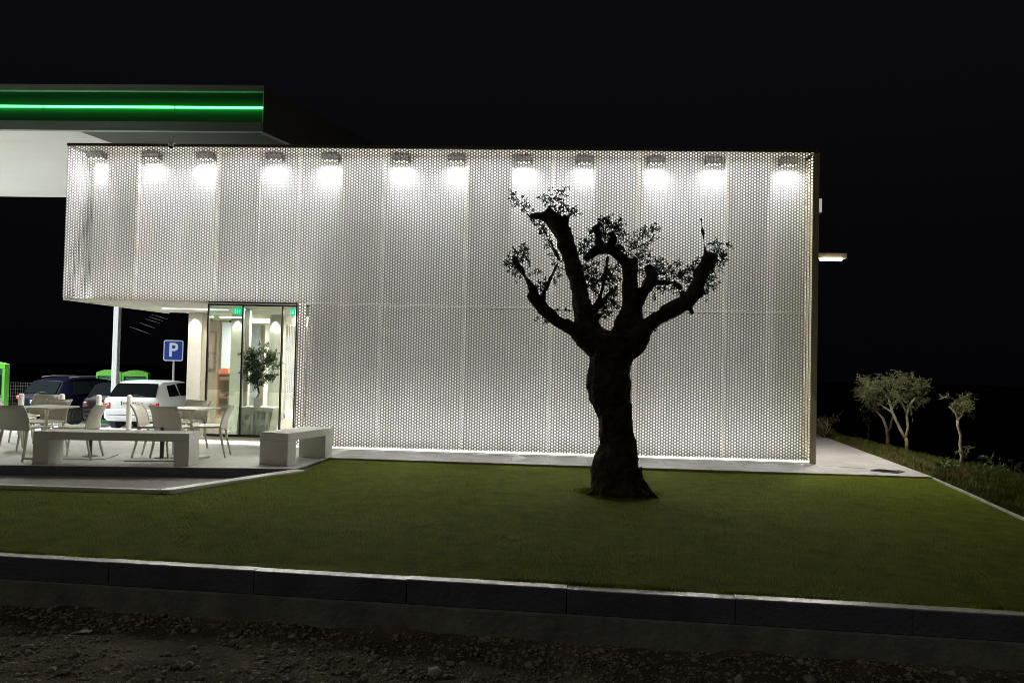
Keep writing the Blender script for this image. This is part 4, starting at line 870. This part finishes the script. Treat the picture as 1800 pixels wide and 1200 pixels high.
c2 = car('parked_car', (cx, Yc2, fz(Yc2)), radians(-13), P_navy, suv, 1.82, 'dark navy blue crossover with lit red tail lamps behind the left table', (1.06, .14, .66, 1.47, .44, .58),
    [(.7, 1.6, 1.55, .85, 1.04, 1.46, .855, .65), (1.7, 2.9, 2.5, 1.65, 1.03, 1.46, .855, .65)], [(.56, .86, .86, .98, -.01, .12)], (.8, 3.45), .72)
for sx in (-1, 1): MB().tube([(sx*.60, .75, 1.60), (sx*.60, 1.2, 1.635), (sx*.6, 2.2, 1.62), (sx*.6, 2.5, 1.56)], .014, 6).build('roof_rail', M_alu, c2)
Yc3 = 24.6; cx = (xat(144, Yc3, .3)+xat(233, Yc3, .3))/2
wheels_r = .3
car('parked_car', (cx, Yc3, fz(Yc3)), radians(2), P_black, [(a, b, c*1.03, d*1.05, e*1.05, f*1.05) for a, b, c, d, e, f in hatch], 1.7, 'black hatchback mostly hidden behind the white hatchback', (.975, .11, .70, 1.36, .435, .61),
    [(.72, 1.35, 1.32, .80, .97, 1.35, .805, .63), (1.45, 2.4, 2.15, 1.42, .97, 1.35, .805, .63)], [(.62, .79, .66, .84, -.015, .1)], (.62, 3.0), .7, tl=mat('dark_red', (.05, .006, .008), .3))
# ------------------------------------------------------------------ signs
Yp = 22.6; q0 = yp(289, 598, Yp); q1 = yp(322, 634, Yp)
ps = thing('parking_sign', ((q0.x+q1.x)/2, Yp, fz(Yp)), 0, 'square blue parking sign with white letter P on a grey post', 'road sign')
sz = (q1.x-q0.x)/2; zc = (q0.z+q1.z)/2-fz(Yp); r_ = .06
def rrect(hx, hz, r, y0, y1, zc):
    pts = []
    for cx_, cz_, a0 in ((hx-r, hz-r, 0), (-hx+r, hz-r, 90), (-hx+r, -hz+r, 180), (hx-r, -hz+r, 270)):
        for k in range(6): a = radians(a0+k*18); pts.append((cx_+r*cos(a), cz_+r*sin(a)))
    n = len(pts); return [(a, y0, zc+b) for a, b in pts]+[(a, y1, zc+b) for a, b in pts], [tuple(range(n)), tuple(range(n, 2*n))[::-1]]+[(i, n+i, n+(i+1) % n, (i+1) % n) for i in range(n)]
MB().add(*rrect(sz, sz*1.04, r_, -.03, -.01, zc)).build('border', M_signw, ps)
MB().add(*rrect(sz-.03, sz*1.04-.03, r_-.015, -.036, -.0305, zc)).build('face', M_blue, ps)
fc = bpy.data.curves.new('letter', 'FONT'); fc.body = 'P'; fc.size = sz*1.9; fc.extrude = .002; fc.offset = .012; fc.align_x = 'CENTER'; fc.align_y = 'CENTER'
fo = bpy.data.objects.new('letter', fc); COL.objects.link(fo); fo.parent = ps; fo.location = (0, -.0395, zc); fo.rotation_euler = (pi/2, 0, 0); fc.materials.append(M_signw)
bpy.context.view_layer.update(); _m = bpy.data.meshes.new_from_object(fo); _n = bpy.data.objects.new('letter', _m); COL.objects.link(_n); _n.parent = ps; _n.location = fo.location; _n.rotation_euler = fo.rotation_euler; bpy.data.objects.remove(fo); _n.name = 'letter'
MB().cyl(0, .03, 0, zc+sz*.8, .03, 12).build('post', M_galv, ps)
def panel_board(name, pa, pb, ptop, Y, label, arch=.12, grp='lime framed service boards'):
    x0, x1 = xat(pa, Y, 1), xat(pb, Y, 1); zt = yp((pa+pb)/2, ptop, Y).z-fz(Y); hw = (x1-x0)/2
    t = thing(name, ((x0+x1)/2, Y, fz(Y)), 0, label, 'service board', grp)
    n = 12; top = [(-hw+2*hw*k/n, zt-arch*((2*k/n-1)**2)) for k in range(n+1)]; it = zt-arch-.12
    pts = top[::-1]+[(-hw, 0), (hw, 0)]; g = MB()
    prof = [(-hw, 0), (-hw+.07, 0), (-hw+.07, it), (hw-.07, it), (hw-.07, 0), (hw, 0)]+top[::-1]
    m = len(prof); g.add([(a, -.1, b) for a, b in prof]+[(a, .1, b) for a, b in prof], [tuple(range(m)), tuple(range(m, 2*m))[::-1]]+[(i, m+i, m+(i+1) % m, (i+1) % m) for i in range(m)])
    g.build('frame', M_lime, t); MB().box(-hw+.071, hw-.071, -.03, .03, .05, it-.002).build('panel', M_dgreen, t)
    MB().box(-hw*.6, hw*.6, -.036, -.0305, it*.55, it-.18).build('display', M_cglass, t)
    return t
panel_board('service_board', 172, 216.5, 649.5, 29.5, 'lime arched service board left of its twin, behind the canopy pole')
panel_board('service_board', 217.5, 263, 650.5, 29.5, 'lime arched service board above the white car roof')
panel_board('service_board', -28, 13, 636, 21.5, 'tall lime framed board cut by the left picture edge', .06)
# fence far left
Yf = 30.; fe = thing('wire_fence', (0, Yf, fz(Yf)), 0, 'white wire mesh fence behind the dark blue car', 'fence')
x0, x1 = xat(8, Yf, 1), xat(330, Yf, 1); g = MB(); zt = yp(50, 672, Yf).z-fz(Yf)
for k in range(12): g.box(x0, x1, -.006, .006, .1+k*(zt-.12)/11, .1+k*(zt-.12)/11+.012)
x = x0
while x < x1: g.box(x-.004, x+.004, -.01, .01, .05, zt); x += .1
g.build('mesh', mat('fence_grey', (.045, .045, .045), .7), fe)
x = x0
while x < x1: MB().box(x-.03, x+.03, -.04, .04, 0, zt+.05).build('post', mat('fence_grey', (.1, .1, .1)), fe); x += 2.5
# ------------------------------------------------------------------ canopy
YC = 17.0; c1 = yp(461.5, 231.5, YC); c2_ = yp(461, 150, YC); zb, zt = c1.z, c2_.z; xc = c1.x; xl = -34.
YCB = 24.6; sl = math.tan(radians(17))
cn = thing('fuel_canopy', (0, 0, 0), 0, 'flat canopy with green neon band over the forecourt', 'canopy')
hB = (zt-zb)
z1_, z2_ = zb+hB*.20, zt-hB*.135
MB().box(xl, xc, YC, YC+.12, zb, z1_).build('lower_band', M_canband, cn); MB().box(xl, xc, YC, YC+.12, z2_, zt).build('upper_band', M_canband, cn)
MB().box(xl, xc-.012, YC+.10, YC+.16, z1_+.001, z2_-.001).build('green_fascia', M_cangreen, cn)
MB().add([(xc, YC+.01, zb), (xc+sl*(YCB-YC), YCB, zb), (xc+sl*(YCB-YC), YCB, zt), (xc, YC+.01, zt), (xc-.1, YC+.17, zb), (xc-.1+sl*(YCB-YC), YCB, zb), (xc-.1+sl*(YCB-YC), YCB, zt), (xc-.1, YC+.17, zt)],
  [(0, 1, 2, 3), (4, 7, 6, 5), (0, 3, 7, 4), (1, 5, 6, 2), (0, 4, 5, 1), (3, 2, 6, 7)]).build('side_fascia', mat('canopy_side', (.25, .25, .24), .6), cn)
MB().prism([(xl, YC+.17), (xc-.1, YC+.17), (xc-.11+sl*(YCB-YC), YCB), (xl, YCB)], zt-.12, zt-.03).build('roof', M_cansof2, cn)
# soffit: white field of panels; right margin's unlit dark put into its colour
xs0 = yp(128, 227, YC).x; xs1 = xs0+sl*(YCB-YC)*.8; npn = 9
for k in range(npn):
    ya = YC+.165+(YCB-YC-.2)*k/npn; yb = YC+.165+(YCB-YC-.2)*(k+1)/npn-.005
    xe = lambda y: xs0+(y-YC)*sl*.8
    MB().prism([(xl, ya), (xe(ya), ya), (xe(yb), yb), (xl, yb)], zb+.02, zb+.05).build('soffit_panel', M_cansof, cn)
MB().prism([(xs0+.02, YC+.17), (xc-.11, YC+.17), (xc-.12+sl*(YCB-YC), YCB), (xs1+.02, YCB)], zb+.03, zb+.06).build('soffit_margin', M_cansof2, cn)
# neon segments
segs = [(-30, -20), (-20, xat(71, YC+.06, 5.9)-.02), (xat(72, YC+.06, 5.9)+.01, xat(303, YC+.06, 5.9)-.01), (xat(304.5, YC+.06, 5.9)+.01, xc-.01)]
zn = (z1_+z2_)/2-.0
for a, b in segs: MB().tube([(a, YC+.068, zn), (b, YC+.068, zn)], .026, 10).build('neon_tube', M_neon, cn, smooth=True)
# pole holding the canopy
qx = xat(205, 24.2, 2); po = thing('canopy_pole', (qx, 24.2, fz(24.2)), 0, 'square grey steel pole rising behind the white car to the canopy', 'pole')
MB().box(-.085, .085, -.085, .085, 0, zb+.03-fz(24.2)).build('shaft', M_galv, po, bev=.01); MB().box(-.17, .17, -.17, .17, 0, .03).build('base_plate', M_galv, po)
for x, y in ((-17.2, 19.0), (-18.2, 22.6), (-22, 19.2), (-22.5, 22.6), (-27, 20.8)):
    MB().box(x-.4, x+.4, y-.4, y+.4, zb-.03, zb+.018).build('canopy_lamp', M_led, cn, bev=.01)
    arealight('canopy_light', (x, y, zb-.05), (0, 0, 0), .7, .7, 880, (.97, 1, .98), cn, 150)
# thin curved tubes drawn for faint streaks beyond the soffit
M_streak = mat('streak_grey', (.07, .07, .07), .6)
rb = thing('grey_streaks', (0, 0, 0), 0, 'row of thin curved grey streaks beyond the overhang', 'streaks')
for (a, b, c, d, e, f) in ((265, 552.5, 280, 556.5, 295, 561), (262, 556.5, 274, 560.5, 287, 564.5), (256, 560.5, 268, 564, 281, 568), (246, 567, 258, 571.5, 274, 577.5), (228, 574, 245, 580, 263, 587)):
    MB().tube([yp(a, b, 27), yp(c, d, 27), yp(e, f, 27)], [.004, .010, .003], 6).build('streak', M_streak, rb)
